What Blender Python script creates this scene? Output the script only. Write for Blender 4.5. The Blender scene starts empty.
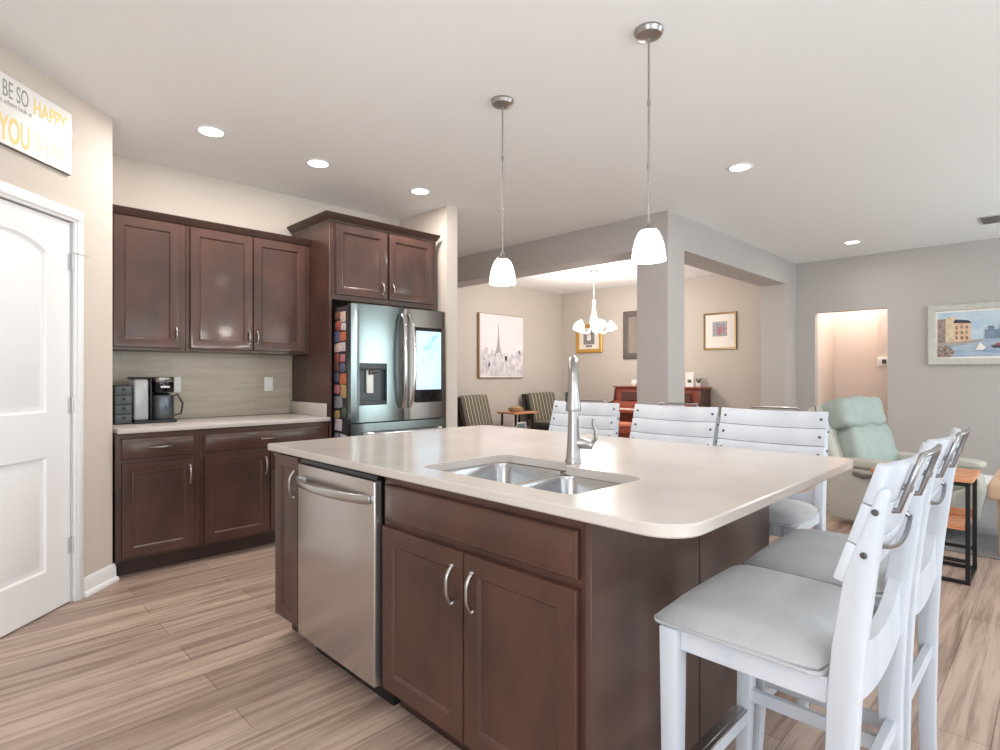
import bpy, bmesh, math, random
from mathutils import Vector, Matrix
R = math.radians
PI = math.pi
random.seed(7)
scene = bpy.context.scene
COL = scene.collection

# ------------------------------------------------------------------ camera
H = 1.22            # eye height
F = 562.0           # focal length in pixels of the 1000 px wide frame
CEIL = 2.74
cam_data = bpy.data.cameras.new('camera')
cam_data.sensor_width = 36.0
cam_data.lens = 36.0 * F / 1000.0
cam_data.clip_start = 0.02
cam = bpy.data.objects.new('camera', cam_data)
COL.objects.link(cam)
cam.location = (0, 0, H)
cam.rotation_euler = (R(90), 0, R(-45))
scene.camera = cam

# ------------------------------------------------------------------ world, exposure
world = bpy.data.worlds.new('world')
scene.world = world
world.use_nodes = True
wn = world.node_tree.nodes['Background']
wn.inputs[0].default_value = (0.80, 0.90, 1.0, 1)
wn.inputs[1].default_value = 0.9
scene.view_settings.view_transform = 'Standard'
scene.view_settings.look = 'None'
scene.view_settings.gamma = 1.0
scene.view_settings.use_curve_mapping = False
scene.view_settings.exposure = 0.10


def area_light(name, loc, rot, sx, sy, power, color, shape='RECTANGLE', spread=180):
    l = bpy.data.lights.new(name, 'AREA')
    l.shape = shape
    l.size = sx
    if shape in ('RECTANGLE', 'ELLIPSE'):
        l.size_y = sy
    l.energy = power
    l.color = color
    l.spread = R(spread)
    o = bpy.data.objects.new(name, l)
    o.location = loc
    o.rotation_euler = rot
    COL.objects.link(o)
    return o


def point_light(name, loc, power, color, radius=0.06):
    l = bpy.data.lights.new(name, 'POINT')
    l.energy = power
    l.color = color
    l.shadow_soft_size = radius
    o = bpy.data.objects.new(name, l)
    o.location = loc
    COL.objects.link(o)
    return o


DAY = (0.86, 0.95, 1.0)
WARM = (1.0, 0.93, 0.86)
# daylight through the openings behind the camera
area_light('daylight_patio_door', (1.2, -2.72, 1.15), (R(90), 0, 0), 3.2, 2.1, 78, DAY)
area_light('daylight_living_window', (6.1, -2.72, 1.4), (R(90), 0, 0), 3.0, 1.9, 118, (0.86, 0.98, 0.99))
area_light('daylight_side_window', (-1.72, -0.7, 1.4), (0, R(-90), 0), 1.7, 2.0, 82, DAY)


# ------------------------------------------------------------------ materials
def lin(c):
    return tuple(((v / 255.0) / 12.92 if v <= 10 else (((v / 255.0) + 0.055) / 1.055) ** 2.4) for v in c)


MATS = {}


def mat(name, rgb, rough=0.5, metal=0.0, noise=None, nscale=(5, 5, 5), bump=0.0, bscale=80, coat=0.0,
        emit=None, estr=0.0, spec=0.5, trans=0.0, sheen=0.0, aniso=None):
    """procedural principled material; rgb is sRGB 0-255; noise = second sRGB colour mixed by a noise texture"""
    m = bpy.data.materials.new(name)
    m.use_nodes = True
    nt = m.node_tree
    b = nt.nodes['Principled BSDF']
    c = lin(rgb)
    b.inputs['Base Color'].default_value = (*c, 1)
    b.inputs['Roughness'].default_value = rough
    b.inputs['Metallic'].default_value = metal
    b.inputs['Specular IOR Level'].default_value = spec
    b.inputs['Coat Weight'].default_value = coat
    b.inputs['Coat Roughness'].default_value = 0.1
    b.inputs['Transmission Weight'].default_value = trans
    b.inputs['Sheen Weight'].default_value = sheen
    if emit:
        b.inputs['Emission Color'].default_value = (*lin(emit), 1)
        b.inputs['Emission Strength'].default_value = estr
    tc = nt.nodes.new('ShaderNodeTexCoord')
    mp = nt.nodes.new('ShaderNodeMapping')
    mp.inputs['Scale'].default_value = nscale
    nt.links.new(tc.outputs['Object'], mp.inputs['Vector'])
    if noise:
        n = nt.nodes.new('ShaderNodeTexNoise')
        n.inputs['Scale'].default_value = 1.0
        n.inputs['Detail'].default_value = 4
        r = nt.nodes.new('ShaderNodeValToRGB')
        r.color_ramp.elements[0].position = 0.3
        r.color_ramp.elements[0].color = (*c, 1)
        r.color_ramp.elements[1].position = 0.7
        r.color_ramp.elements[1].color = (*lin(noise), 1)
        nt.links.new(mp.outputs[0], n.inputs['Vector'])
        nt.links.new(n.outputs['Fac'], r.inputs[0])
        nt.links.new(r.outputs[0], b.inputs['Base Color'])
    if bump:
        n2 = nt.nodes.new('ShaderNodeTexNoise')
        n2.inputs['Scale'].default_value = bscale
        n2.inputs['Detail'].default_value = 3
        bp = nt.nodes.new('ShaderNodeBump')
        bp.inputs['Strength'].default_value = bump
        bp.inputs['Distance'].default_value = 0.004
        nt.links.new(tc.outputs['Object'], n2.inputs['Vector'])
        nt.links.new(n2.outputs['Fac'], bp.inputs['Height'])
        nt.links.new(bp.outputs[0], b.inputs['Normal'])
    MATS[name] = m
    return m


def stripe_mat(name, rgb1, rgb2, rgb3, freq):
    m = mat(name, rgb1, 0.85)
    nt = m.node_tree
    b = nt.nodes['Principled BSDF']
    tc = [n for n in nt.nodes if n.type == 'TEX_COORD'][0]
    sep = nt.nodes.new('ShaderNodeSeparateXYZ')
    nt.links.new(tc.outputs['Object'], sep.inputs[0])
    mu = nt.nodes.new('ShaderNodeMath'); mu.operation = 'MULTIPLY'; mu.inputs[1].default_value = freq
    fr = nt.nodes.new('ShaderNodeMath'); fr.operation = 'FRACT'
    nt.links.new(sep.outputs['X'], mu.inputs[0]); nt.links.new(mu.outputs[0], fr.inputs[0])
    r = nt.nodes.new('ShaderNodeValToRGB'); r.color_ramp.interpolation = 'CONSTANT'
    e = r.color_ramp.elements
    e[0].position = 0; e[0].color = (*lin(rgb1), 1)
    e[1].position = 0.38; e[1].color = (*lin(rgb2), 1)
    x = e.new(0.6); x.color = (*lin(rgb3), 1)
    x = e.new(0.82); x.color = (*lin(rgb2), 1)
    nt.links.new(fr.outputs[0], r.inputs[0]); nt.links.new(r.outputs[0], b.inputs['Base Color'])
    return m


M = {}
M['wall_kitchen'] = mat('wall_tone_beige', (216, 205, 194), 0.7, bump=0.12, bscale=160)  # wall tone set separately for kitchen, living, dining and hall
M['wall_living'] = mat('wall_tone_greige', (184, 178, 175), 0.75, bump=0.12, bscale=160)
M['wall_dining'] = mat('wall_tone_taupe', (198, 189, 180), 0.75, bump=0.12, bscale=160)
M['wall_hall'] = mat('wall_tone_hall', (222, 208, 198), 0.75, bump=0.12, bscale=160)
M['ceiling'] = mat('ceiling_paint', (244, 245, 245), 0.85, bump=0.35, bscale=60)
M['trim'] = mat('white_trim_paint', (244, 244, 245), 0.4)
M['door_white'] = mat('white_door_paint', (246, 246, 247), 0.4)
M['wood'] = mat('espresso_cherry_wood', (60, 41, 35), 0.38, noise=(88, 57, 46), nscale=(5, 5, 3.0), coat=0.25, spec=0.45)
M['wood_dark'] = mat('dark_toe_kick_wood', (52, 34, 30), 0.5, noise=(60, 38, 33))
M['wood_panel'] = mat('espresso_panel_wood', (72, 52, 48), 0.36, noise=(88, 64, 58), nscale=(7, 7, 1.2), coat=0.2)
M['crown'] = mat('crown_molding_wood', (62, 44, 38), 0.4, noise=(74, 52, 44))
M['quartz'] = mat('cream_quartz', (196, 187, 181), 0.20, noise=(205, 197, 191), nscale=(3, 3, 3), spec=0.38)
M['steel'] = mat('brushed_steel', (188, 186, 184), 0.26, metal=1.0)
M['steel_dw'] = mat('dishwasher_steel', (196, 190, 186), 0.24, metal=0.9)
M['steel_dark'] = mat('dark_stainless', (120, 112, 108), 0.30, metal=1.0)
M['fridge_steel'] = mat('fridge_stainless', (134, 143, 143), 0.20, metal=1.0)  # slight teal puts the mint window reflection into the base colour
M['fridge_side'] = mat('fridge_side_grey', (62, 60, 62), 0.45, metal=0.2)
M['nickel'] = mat('brushed_nickel', (172, 169, 167), 0.32, metal=1.0)
M['hinge'] = mat('pale_hinge_metal', (214, 214, 214), 0.4, metal=0.3)
M['chrome'] = mat('satin_chrome', (210, 210, 210), 0.12, metal=1.0)
M['sinksteel'] = mat('sink_steel', (185, 186, 188), 0.22, metal=1.0)
M['black'] = mat('black_plastic', (24, 24, 27), 0.4)
M['blackgloss'] = mat('black_glass', (14, 14, 17), 0.08)
M['blackmetal'] = mat('black_powder_coated_metal', (28, 26, 28), 0.4, metal=0.3)
M['chairwhite'] = mat('whitewashed_chair_wood', (184, 189, 198), 0.5, noise=(198, 201, 208), nscale=(9, 9, 2))
M['seatfab'] = mat('pale_grey_upholstery', (158, 160, 164), 0.9, noise=(178, 178, 180), nscale=(6, 6, 6), bump=0.3, bscale=300, sheen=0.3)
M['bolt'] = mat('dark_bolt_metal', (95, 92, 92), 0.4, metal=0.9)
M['handle_grey'] = mat('antique_nickel_handle', (148, 146, 146), 0.28, metal=1.0)
M['shade'] = mat('white_glass_shade', (255, 252, 246), 0.3, emit=(255, 250, 242), estr=3.5)
M['lampdisc'] = mat('lit_downlight_lens', (255, 255, 255), 0.4, emit=(255, 250, 242), estr=9.0)
M['screen'] = mat('lit_fridge_screen', (200, 225, 240), 0.1, emit=(186, 216, 240), estr=0.62, noise=(170, 210, 240))
M['screenart'] = mat('screen_picture_blue', (120, 190, 205), 0.1, emit=(150, 205, 222), estr=0.6)
M['plate'] = mat('white_switch_plate', (240, 238, 234), 0.4)
M['darkgrey'] = mat('dark_grey_plastic', (66, 72, 76), 0.38)
M['darkgrey2'] = mat('charcoal_drawer_front', (74, 82, 86), 0.42)
M['glass'] = mat('clear_reservoir_plastic', (236, 238, 240), 0.12, trans=0.55)
M['water'] = mat('water_in_reservoir', (205, 214, 220), 0.05, trans=0.9)
M['carafe'] = mat('grey_steel_carafe', (92, 98, 104), 0.3, metal=0.7)
M['mint'] = mat('mint_leather', (152, 164, 158), 0.55, noise=(164, 175, 169), nscale=(7, 7, 7), bump=0.25, bscale=30)
M['mintwhite'] = mat('pale_leather', (194, 189, 180), 0.5, noise=(184, 183, 174), nscale=(4, 4, 4))
M['piping'] = mat('grey_piping', (110, 104, 100), 0.6)
M['tablewood'] = mat('acacia_wood', (188, 118, 80), 0.45, noise=(216, 158, 116), nscale=(30, 6, 8))
M['tanwood'] = mat('tan_wood', (214, 186, 160), 0.5, noise=(202, 170, 142), nscale=(20, 5, 5))
M['rug'] = mat('grey_rug', (128, 128, 130), 0.95, noise=(142, 141, 142), nscale=(40, 40, 40), bump=0.6, bscale=250)
M['piano'] = mat('red_brown_piano_wood', (140, 66, 48), 0.3, noise=(156, 78, 58), nscale=(3, 3, 8), coat=0.3)
M['pianodark'] = mat('dark_piano_side', (84, 56, 50), 0.4, noise=(96, 64, 56))
M['ivory'] = mat('ivory_keys', (236, 228, 214), 0.35)
M['bench'] = mat('salmon_bench_cushion', (186, 110, 88), 0.8)
M['darkwood'] = mat('dark_chair_wood', (52, 42, 38), 0.5)
M['stripe'] = stripe_mat('striped_upholstery', (112, 106, 94), (70, 66, 58), (190, 178, 156), 13.0)
M['gold'] = mat('gold_frame', (206, 160, 84), 0.35, metal=0.4)
M['goldthin'] = mat('antique_gold_frame', (146, 116, 72), 0.4, metal=0.5)
M['mirrorframe'] = mat('grey_beaded_frame', (82, 76, 73), 0.5, noise=(116, 107, 100), nscale=(60, 60, 60), bump=0.8, bscale=90)
M['mirror'] = mat('mirror_glass', (222, 216, 210), 0.03, metal=1.0)
M['mat_white'] = mat('picture_mat_white', (238, 230, 222), 0.6)
M['mat_cream'] = mat('picture_mat_cream', (232, 214, 178), 0.6)
M['print_grey'] = mat('grey_print', (96, 90, 92), 0.6, noise=(170, 164, 162), nscale=(60, 60, 60))
M['print_col'] = mat('abstract_print', (116, 120, 132), 0.6, noise=(190, 186, 186), nscale=(50, 50, 50))
M['print_pink'] = mat('pink_print_accent', (196, 112, 120), 0.6, noise=(150, 120, 130), nscale=(40, 40, 40))
M['canvas_sky'] = mat('pale_canvas', (224, 218, 224), 0.7, noise=(232, 226, 228), nscale=(3, 3, 3))
M['canvas_city'] = mat('canvas_city_blotches', (186, 180, 190), 0.7, noise=(228, 220, 222), nscale=(14, 14, 12))
M['canvas_city2'] = mat('canvas_city_blotches_blue', (178, 176, 198), 0.7, noise=(222, 216, 222), nscale=(14, 14, 14))
M['canvas_tower'] = mat('canvas_tower_grey', (166, 160, 166), 0.7)
M['canvas_edge'] = mat('canvas_edge_gold', (160, 132, 92), 0.5, metal=0.2)
M['p_sky'] = mat('painted_sky', (166, 192, 214), 0.6, noise=(206, 216, 222), nscale=(4, 4, 7))
M['p_water'] = mat('painted_water', (132, 156, 186), 0.6, noise=(188, 198, 208), nscale=(6, 6, 30))
M['p_ochre'] = mat('painted_ochre_house', (214, 172, 138), 0.6, noise=(228, 196, 160), nscale=(20, 20, 20))
M['p_cream'] = mat('painted_cream_house', (228, 216, 186), 0.6, noise=(196, 170, 140), nscale=(20, 20, 20))
M['p_dark'] = mat('painted_dark_windows', (84, 66, 70), 0.6, noise=(190, 170, 160), nscale=(40, 40, 40))
M['p_slate'] = mat('painted_slate_church', (98, 116, 140), 0.6, noise=(134, 150, 168), nscale=(20, 20, 20))
M['p_quay'] = mat('painted_quay', (172, 160, 150), 0.6)
M['p_boat'] = mat('painted_boat', (60, 58, 78), 0.6)
M['p_red'] = mat('painted_red_boat', (164, 92, 92), 0.6)
M['frame_sage'] = mat('sage_white_frame', (184, 184, 176), 0.5, noise=(200, 196, 188), nscale=(20, 20, 20), bump=0.5, bscale=60)
M['frame_edge'] = mat('dark_frame_edge', (112, 110, 98), 0.5, bump=0.9, bscale=60)
M['sign_white'] = mat('white_sign_board', (246, 244, 240), 0.22, coat=0.4)
M['sign_grey'] = mat('grey_lettering', (158, 156, 160), 0.5)
M['sign_yellow'] = mat('yellow_lettering', (246, 216, 136), 0.5)
M['sign_glare'] = mat('glare_washed_lettering', (246, 222, 190), 0.5)  # pale colour stands in for glare washing out the letters
M['white_gloss'] = mat('white_ceramic', (240, 238, 234), 0.3)
M['green'] = mat('green_leaf', (86, 106, 84), 0.6)
M['thermo'] = mat('dark_display', (70, 68, 70), 0.3)
M['bronze'] = mat('vent_white_metal', (205, 203, 202), 0.5)
M['basket'] = mat('straw_basket', (190, 160, 120), 0.8, noise=(160, 130, 92), nscale=(60, 60, 60))
M['teal_art'] = mat('teal_print', (120, 150, 158), 0.6, noise=(90, 96, 100), nscale=(40, 40, 40))


def floor_material():
    m = bpy.data.materials.new('greige_oak_planks')
    m.use_nodes = True
    nt = m.node_tree
    b = nt.nodes['Principled BSDF']
    tc = nt.nodes.new('ShaderNodeTexCoord')
    br = nt.nodes.new('ShaderNodeTexBrick')
    br.offset = 0.37
    br.offset_frequency = 2
    br.inputs['Scale'].default_value = 1.0
    br.inputs['Brick Width'].default_value = 1.22
    br.inputs['Row Height'].default_value = 0.165
    br.inputs['Mortar Size'].default_value = 0.0012
    br.inputs['Mortar Smooth'].default_value = 0.2
    br.inputs['Bias'].default_value = 0.0
    br.inputs['Color1'].default_value = (*lin((200, 176, 160)), 1)
    br.inputs['Color2'].default_value = (*lin((174, 150, 137)), 1)
    br.inputs['Mortar'].default_value = (*lin((112, 88, 78)), 1)
    nt.links.new(tc.outputs['Object'], br.inputs['Vector'])
    mp = nt.nodes.new('ShaderNodeMapping')
    mp.inputs['Scale'].default_value = (0.75, 15, 1)
    nt.links.new(tc.outputs['Object'], mp.inputs['Vector'])
    n = nt.nodes.new('ShaderNodeTexNoise')
    n.inputs['Scale'].default_value = 1.6
    n.inputs['Detail'].default_value = 8
    n.inputs['Roughness'].default_value = 0.62
    n.inputs['Distortion'].default_value = 0.8
    nt.links.new(mp.outputs[0], n.inputs['Vector'])
    r = nt.nodes.new('ShaderNodeValToRGB')
    r.color_ramp.elements[0].position = 0.34
    r.color_ramp.elements[0].color = (0.42, 0.37, 0.35, 1)
    r.color_ramp.elements[1].position = 0.56
    r.color_ramp.elements[1].color = (1, 1, 1, 1)
    nt.links.new(n.outputs['Fac'], r.inputs[0])
    mx = nt.nodes.new('ShaderNodeMix')
    mx.data_type = 'RGBA'
    mx.blend_type = 'MULTIPLY'
    mx.inputs[0].default_value = 0.85
    nt.links.new(br.outputs['Color'], mx.inputs[6])
    nt.links.new(r.outputs[0], mx.inputs[7])
    nt.links.new(mx.outputs[2], b.inputs['Base Color'])
    b.inputs['Roughness'].default_value = 0.42
    return m


def tile_material():
    m = bpy.data.materials.new('streaked_backsplash_tile')
    m.use_nodes = True
    nt = m.node_tree
    b = nt.nodes['Principled BSDF']
    tc = nt.nodes.new('ShaderNodeTexCoord')
    mp0 = nt.nodes.new('ShaderNodeMapping')
    mp0.inputs['Rotation'].default_value = (R(90), 0, 0)
    nt.links.new(tc.outputs['Object'], mp0.inputs['Vector'])
    br = nt.nodes.new('ShaderNodeTexBrick')
    br.inputs['Scale'].default_value = 1.0
    br.inputs['Brick Width'].default_value = 0.6
    br.inputs['Row Height'].default_value = 0.15
    br.inputs['Mortar Size'].default_value = 0.0012
    br.inputs['Color1'].default_value = (*lin((196, 184, 166)), 1)
    br.inputs['Color2'].default_value = (*lin((182, 172, 156)), 1)
    br.inputs['Mortar'].default_value = (*lin((168, 160, 146)), 1)
    nt.links.new(mp0.outputs[0], br.inputs['Vector'])
    mp = nt.nodes.new('ShaderNodeMapping')
    mp.inputs['Scale'].default_value = (1.8, 1, 20)
    nt.links.new(tc.outputs['Object'], mp.inputs['Vector'])
    n = nt.nodes.new('ShaderNodeTexNoise')
    n.inputs['Scale'].default_value = 1.5
    n.inputs['Detail'].default_value = 5
    nt.links.new(mp.outputs[0], n.inputs['Vector'])
    r = nt.nodes.new('ShaderNodeValToRGB')
    r.color_ramp.elements[0].position = 0.35
    r.color_ramp.elements[0].color = (0.82, 0.80, 0.77, 1)
    r.color_ramp.elements[1].position = 0.62
    r.color_ramp.elements[1].color = (1, 1, 1, 1)
    nt.links.new(n.outputs['Fac'], r.inputs[0])
    mx = nt.nodes.new('ShaderNodeMix')
    mx.data_type = 'RGBA'
    mx.blend_type = 'MULTIPLY'
    mx.inputs[0].default_value = 0.8
    nt.links.new(br.outputs['Color'], mx.inputs[6])
    nt.links.new(r.outputs[0], mx.inputs[7])
    nt.links.new(mx.outputs[2], b.inputs['Base Color'])
    b.inputs['Roughness'].default_value = 0.3
    return m


M['floor'] = floor_material()
M['tile'] = tile_material()

# ------------------------------------------------------------------ mesh helpers


class MB:
    """collects shapes and links them as ONE mesh object"""

    def __init__(self):
        self.bm = bmesh.new()

    def _merge(self, tmp, mtx=None, mi=0):
        if mtx is not None:
            bmesh.ops.transform(tmp, matrix=mtx, verts=tmp.verts)
        vmap = {}
        for v in tmp.verts:
            vmap[v] = self.bm.verts.new(v.co)
        for f in tmp.faces:
            try:
                nf = self.bm.faces.new([vmap[v] for v in f.verts])
                nf.smooth = f.smooth
                nf.material_index = mi
            except ValueError:
                pass
        tmp.free()

    def box(self, x0, x1, y0, y1, z0, z1, r=0.0, seg=2, mtx=None, mi=0):
        t = bmesh.new()
        bmesh.ops.create_cube(t, size=1)
        for v in t.verts:
            v.co = Vector(((x0 + x1) / 2 + v.co.x * (x1 - x0), (y0 + y1) / 2 + v.co.y * (y1 - y0), (z0 + z1) / 2 + v.co.z * (z1 - z0)))
        if r > 0:
            r = min(r, 0.49 * min(abs(x1 - x0), abs(y1 - y0), abs(z1 - z0)))
            bmesh.ops.bevel(t, geom=list(t.edges), offset=r, segments=seg, profile=0.5, affect='EDGES')
            for f in t.faces:
                f.smooth = seg > 1
        self._merge(t, mtx, mi)
        return self

    def prism(self, pts, axis, a0, a1, r=0.0, seg=2, mtx=None, mi=0, rmask=None):
        """pts: 2D outline; axis: 'x','y','z' extrusion axis"""
        t = bmesh.new()

        def mk(p, a):
            if axis == 'z':
                return Vector((p[0], p[1], a))
            if axis == 'y':
                return Vector((p[0], a, p[1]))
            return Vector((a, p[0], p[1]))
        lo = [t.verts.new(mk(p, a0)) for p in pts]
        hi = [t.verts.new(mk(p, a1)) for p in pts]
        n = len(pts)
        t.faces.new(lo)
        t.faces.new(hi[::-1])
        for i in range(n):
            t.faces.new((lo[i], hi[i], hi[(i + 1) % n], lo[(i + 1) % n]))
        bmesh.ops.recalc_face_normals(t, faces=t.faces)
        if r > 0:
            es = [e for e in t.edges]
            bmesh.ops.bevel(t, geom=es, offset=r, segments=seg, profile=0.5, affect='EDGES')
            for f in t.faces:
                f.smooth = True
        self._merge(t, mtx, mi)
        return self

    def tube(self, path, rad, n=10, caps=True, mtx=None, mi=0, flat=None):
        path = [Vector(p) for p in path]
        rads = rad if isinstance(rad, (list, tuple)) else [rad] * len(path)
        t = bmesh.new()
        rings = []
        prev = None
        for i, p in enumerate(path):
            if i == 0:
                d = path[1] - p
            elif i == len(path) - 1:
                d = p - path[i - 1]
            else:
                d = (path[i + 1] - p).normalized() + (p - path[i - 1]).normalized()
            d.normalize()
            if prev is None:
                up = Vector((0, 0, 1)) if abs(d.z) < 0.9 else Vector((1, 0, 0))
                s = d.cross(up).normalized()
            else:
                s = (prev - d * prev.dot(d)).normalized()
            prev = s
            w = d.cross(s).normalized()
            ring = []
            for k in range(n):
                a = 2 * PI * k / n
                cs, sn = math.cos(a), math.sin(a)
                if flat:
                    cs *= flat[0]
                    sn *= flat[1]
                ring.append(t.verts.new(p + (s * cs + w * sn) * rads[i]))
            rings.append(ring)
        for a, b in zip(rings[:-1], rings[1:]):
            for k in range(n):
                f = t.faces.new((a[k], a[(k + 1) % n], b[(k + 1) % n], b[k]))
                f.smooth = True
        if caps:
            t.faces.new(rings[0][::-1])
            t.faces.new(rings[-1])
        bmesh.ops.recalc_face_normals(t, faces=t.faces)
        self._merge(t, mtx, mi)
        return self

    def lathe(self, prof, n=24, mtx=None, mi=0, c=(0, 0, 0)):
        """prof: list of (r, z)"""
        t = bmesh.new()
        rings = []
        for r, z in prof:
            if r < 1e-6:
                rings.append([t.verts.new((c[0], c[1], c[2] + z))])
            else:
                rings.append([t.verts.new((c[0] + r * math.cos(2 * PI * k / n), c[1] + r * math.sin(2 * PI * k / n), c[2] + z)) for k in range(n)])
        for a, b in zip(rings[:-1], rings[1:]):
            if len(a) == 1 and len(b) == 1:
                continue
            for k in range(n):
                if len(a) == 1:
                    f = t.faces.new((a[0], b[k], b[(k + 1) % n]))
                elif len(b) == 1:
                    f = t.faces.new((a[k], a[(k + 1) % n], b[0]))
                else:
                    f = t.faces.new((a[k], a[(k + 1) % n], b[(k + 1) % n], b[k]))
                f.smooth = True
        bmesh.ops.recalc_face_normals(t, faces=t.faces)
        self._merge(t, mtx, mi)
        return self

    def ring_panel(self, x0, x1, z0, z1, rings, y_back, mtx=None):
        """rectangular front seen from -y: rings = [(inset, y), ...] from the rim inwards, last one filled"""
        t = bmesh.new()
        loops = []

        def loop(ins, y):
            return [t.verts.new((x0 + ins, y, z0 + ins)), t.verts.new((x1 - ins, y, z0 + ins)),
                    t.verts.new((x1 - ins, y, z1 - ins)), t.verts.new((x0 + ins, y, z1 - ins))]
        loops.append(loop(0, y_back))
        for ins, y in rings:
            loops.append(loop(ins, y))
        for a, b in zip(loops[:-1], loops[1:]):
            for k in range(4):
                t.faces.new((a[k], a[(k + 1) % 4], b[(k + 1) % 4], b[k]))
        t.faces.new(loops[-1])
        t.faces.new(loops[0][::-1])
        bmesh.ops.recalc_face_normals(t, faces=t.faces)
        self._merge(t, mtx)
        return self

    def build(self, name, material, parent=None, sharp=True):
        me = bpy.data.meshes.new(name)
        bmesh.ops.remove_doubles(self.bm, verts=self.bm.verts, dist=1e-6)
        self.bm.to_mesh(me)
        self.bm.free()
        for m in (material if isinstance(material, (list, tuple)) else [material]):
            me.materials.append(m)
        if sharp:
            try:
                me.set_sharp_from_angle(angle=R(40))
            except Exception:
                pass
        o = bpy.data.objects.new(name, me)
        COL.objects.link(o)
        if parent is not None:
            o.parent = parent
        return o


def tag(o, label, cat, group=None):
    o['label'] = label
    o['category'] = cat
    if group:
        o['group'] = group
    return o


def thing(name, label, cat, loc=(0, 0, 0), rotz=0.0, group=None):
    o = bpy.data.objects.new(name, None)
    o.empty_display_size = 0.1
    COL.objects.link(o)
    o.location = loc
    o.rotation_euler = (0, 0, rotz)
    return tag(o, label, cat, group)


def struct(name, mb, material):
    o = mb.build(name, material)
    o['kind'] = 'structure'
    return o


def kids(o):
    return [c for c in bpy.data.objects if c.parent == o]


def dup(root, loc, rotz, label, group=None):
    r = root.copy()
    COL.objects.link(r)
    r.location = loc
    r.rotation_euler = (0, 0, rotz)
    r['label'] = label
    if group:
        r['group'] = group
    for ch in kids(root):
        c = ch.copy()
        COL.objects.link(c)
        c.parent = r
        for g in kids(ch):
            d = g.copy()
            COL.objects.link(d)
            d.parent = c
    return r


def text_mesh(mb, s, size, x, z, y, depth=0.001, mi=0, xscale=1.0, align='LEFT', bold=0.0):
    cu = bpy.data.curves.new('t', 'FONT')
    cu.body = s
    cu.size = size
    cu.extrude = depth / 2
    cu.offset = bold
    cu.align_x = align
    o = bpy.data.objects.new('t', cu)
    COL.objects.link(o)
    dg = bpy.context.evaluated_depsgraph_get()
    me = o.evaluated_get(dg).to_mesh()
    t = bmesh.new()
    t.from_mesh(me)
    mtx = Matrix.Translation((x, y, z)) @ Matrix.Rotation(R(90), 4, 'X') @ Matrix.Diagonal((xscale, 1, 1, 1))
    mb._merge(t, mtx, mi)
    o.evaluated_get(dg).to_mesh_clear()
    bpy.data.objects.remove(o)
    bpy.data.curves.remove(cu)


def ceil_pt(px, py, z=CEIL):
    d = F * (z - H) / (375 - py)
    r = (px - 500) / F * d
    return ((d + r) / math.sqrt(2), (d - r) / math.sqrt(2))


# ------------------------------------------------------------------ room shell
XB, YB = -1.6, -2.6          # walls behind the camera
XF = 8.30                    # far wall of living and dining rooms
YD = 6.67                    # left wall of the dining room
YK = 4.62                    # kitchen cabinet wall

struct('floor', MB().box(XB, 9.6, YB, 6.8, -0.05, 0.0), M['floor'])
struct('ceiling', MB().box(XB - .1, 9.6, YB - .1, 6.8, CEIL, CEIL + 0.08), M['ceiling'])
struct('wall_kitchen', MB().box(0.60, 3.35, YK, YK + 0.12, 0, CEIL), M['wall_kitchen'])
struct('wall_fridge_side', MB().box(3.22, 3.35, 3.90, YD, 0, CEIL), M['wall_kitchen'])
# angled pantry wall: local x runs away from the camera, its face is local y = 0
SQ = math.sqrt(0.5)
PW = (-1.6263, 1.6263, 0)
pm = Matrix.Translation(PW) @ Matrix.Rotation(R(45), 4, 'Z')
mb = MB()
mb.box(0.0, 2.255, 0, 0.11, 0, CEIL, mtx=pm)
mb.box(3.03, 3.335, 0, 0.11, 0, CEIL, mtx=pm)
mb.box(2.255, 3.03, 0, 0.11, 2.04, CEIL, mtx=pm)
struct('wall_pantry', mb, M['wall_kitchen'])
struct('wall_pantry_return', MB().prism([(0.731, 3.986), (0.734, YK), (0.62, YK), (0.62, 4.06)], 'z', 0, CEIL), M['wall_kitchen'])
# dining room
struct('wall_dining_left', MB().box(3.35, XF + 0.1, YD, YD + 0.1, 0, CEIL), M['wall_dining'])
# far wall with the hall doorway (Y 1.525 .. 2.34, z < 2.05)
mb = MB()
mb.box(XF, XF + 0.12, YB, 1.525, 0, CEIL)
mb.box(XF, XF + 0.12, 2.338, 2.60, 0, CEIL)
mb.box(XF, XF + 0.12, 1.525, 2.338, 2.05, CEIL)
struct('wall_living_far', mb, M['wall_living'])
struct('wall_dining_far', MB().box(XF, XF + 0.12, 2.60, YD, 0, CEIL), M['wall_dining'])
mb = MB()
mb.box(XF + 0.12, 9.5, 2.36, 2.46, 0, CEIL)
mb.box(9.28, 9.4, 0.6, 2.46, 0, CEIL)
mb.box(9.0, 9.28, 0.6, 1.76, 0, CEIL)
mb.box(XF + 0.12, 9.0, 0.6, 0.7, 0, CEIL)
struct('wall_hall', mb, M['wall_hall'])
# beams, column, pilaster
struct('wall_column', MB().box(4.76, 5.08, 2.57, 2.894, 0, 2.42), M['wall_living'])
struct('wall_beam_dining', MB().box(4.76, 5.08, 2.57, YD, 2.42, CEIL), M['wall_living'])
struct('wall_beam_living', MB().box(5.08, XF, 2.57, 2.894, 2.42, CEIL), M['wall_living'])
struct('wall_pilaster', MB().box(7.90, XF, 2.57, 2.894, 0, 2.42), M['wall_living'])
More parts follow.
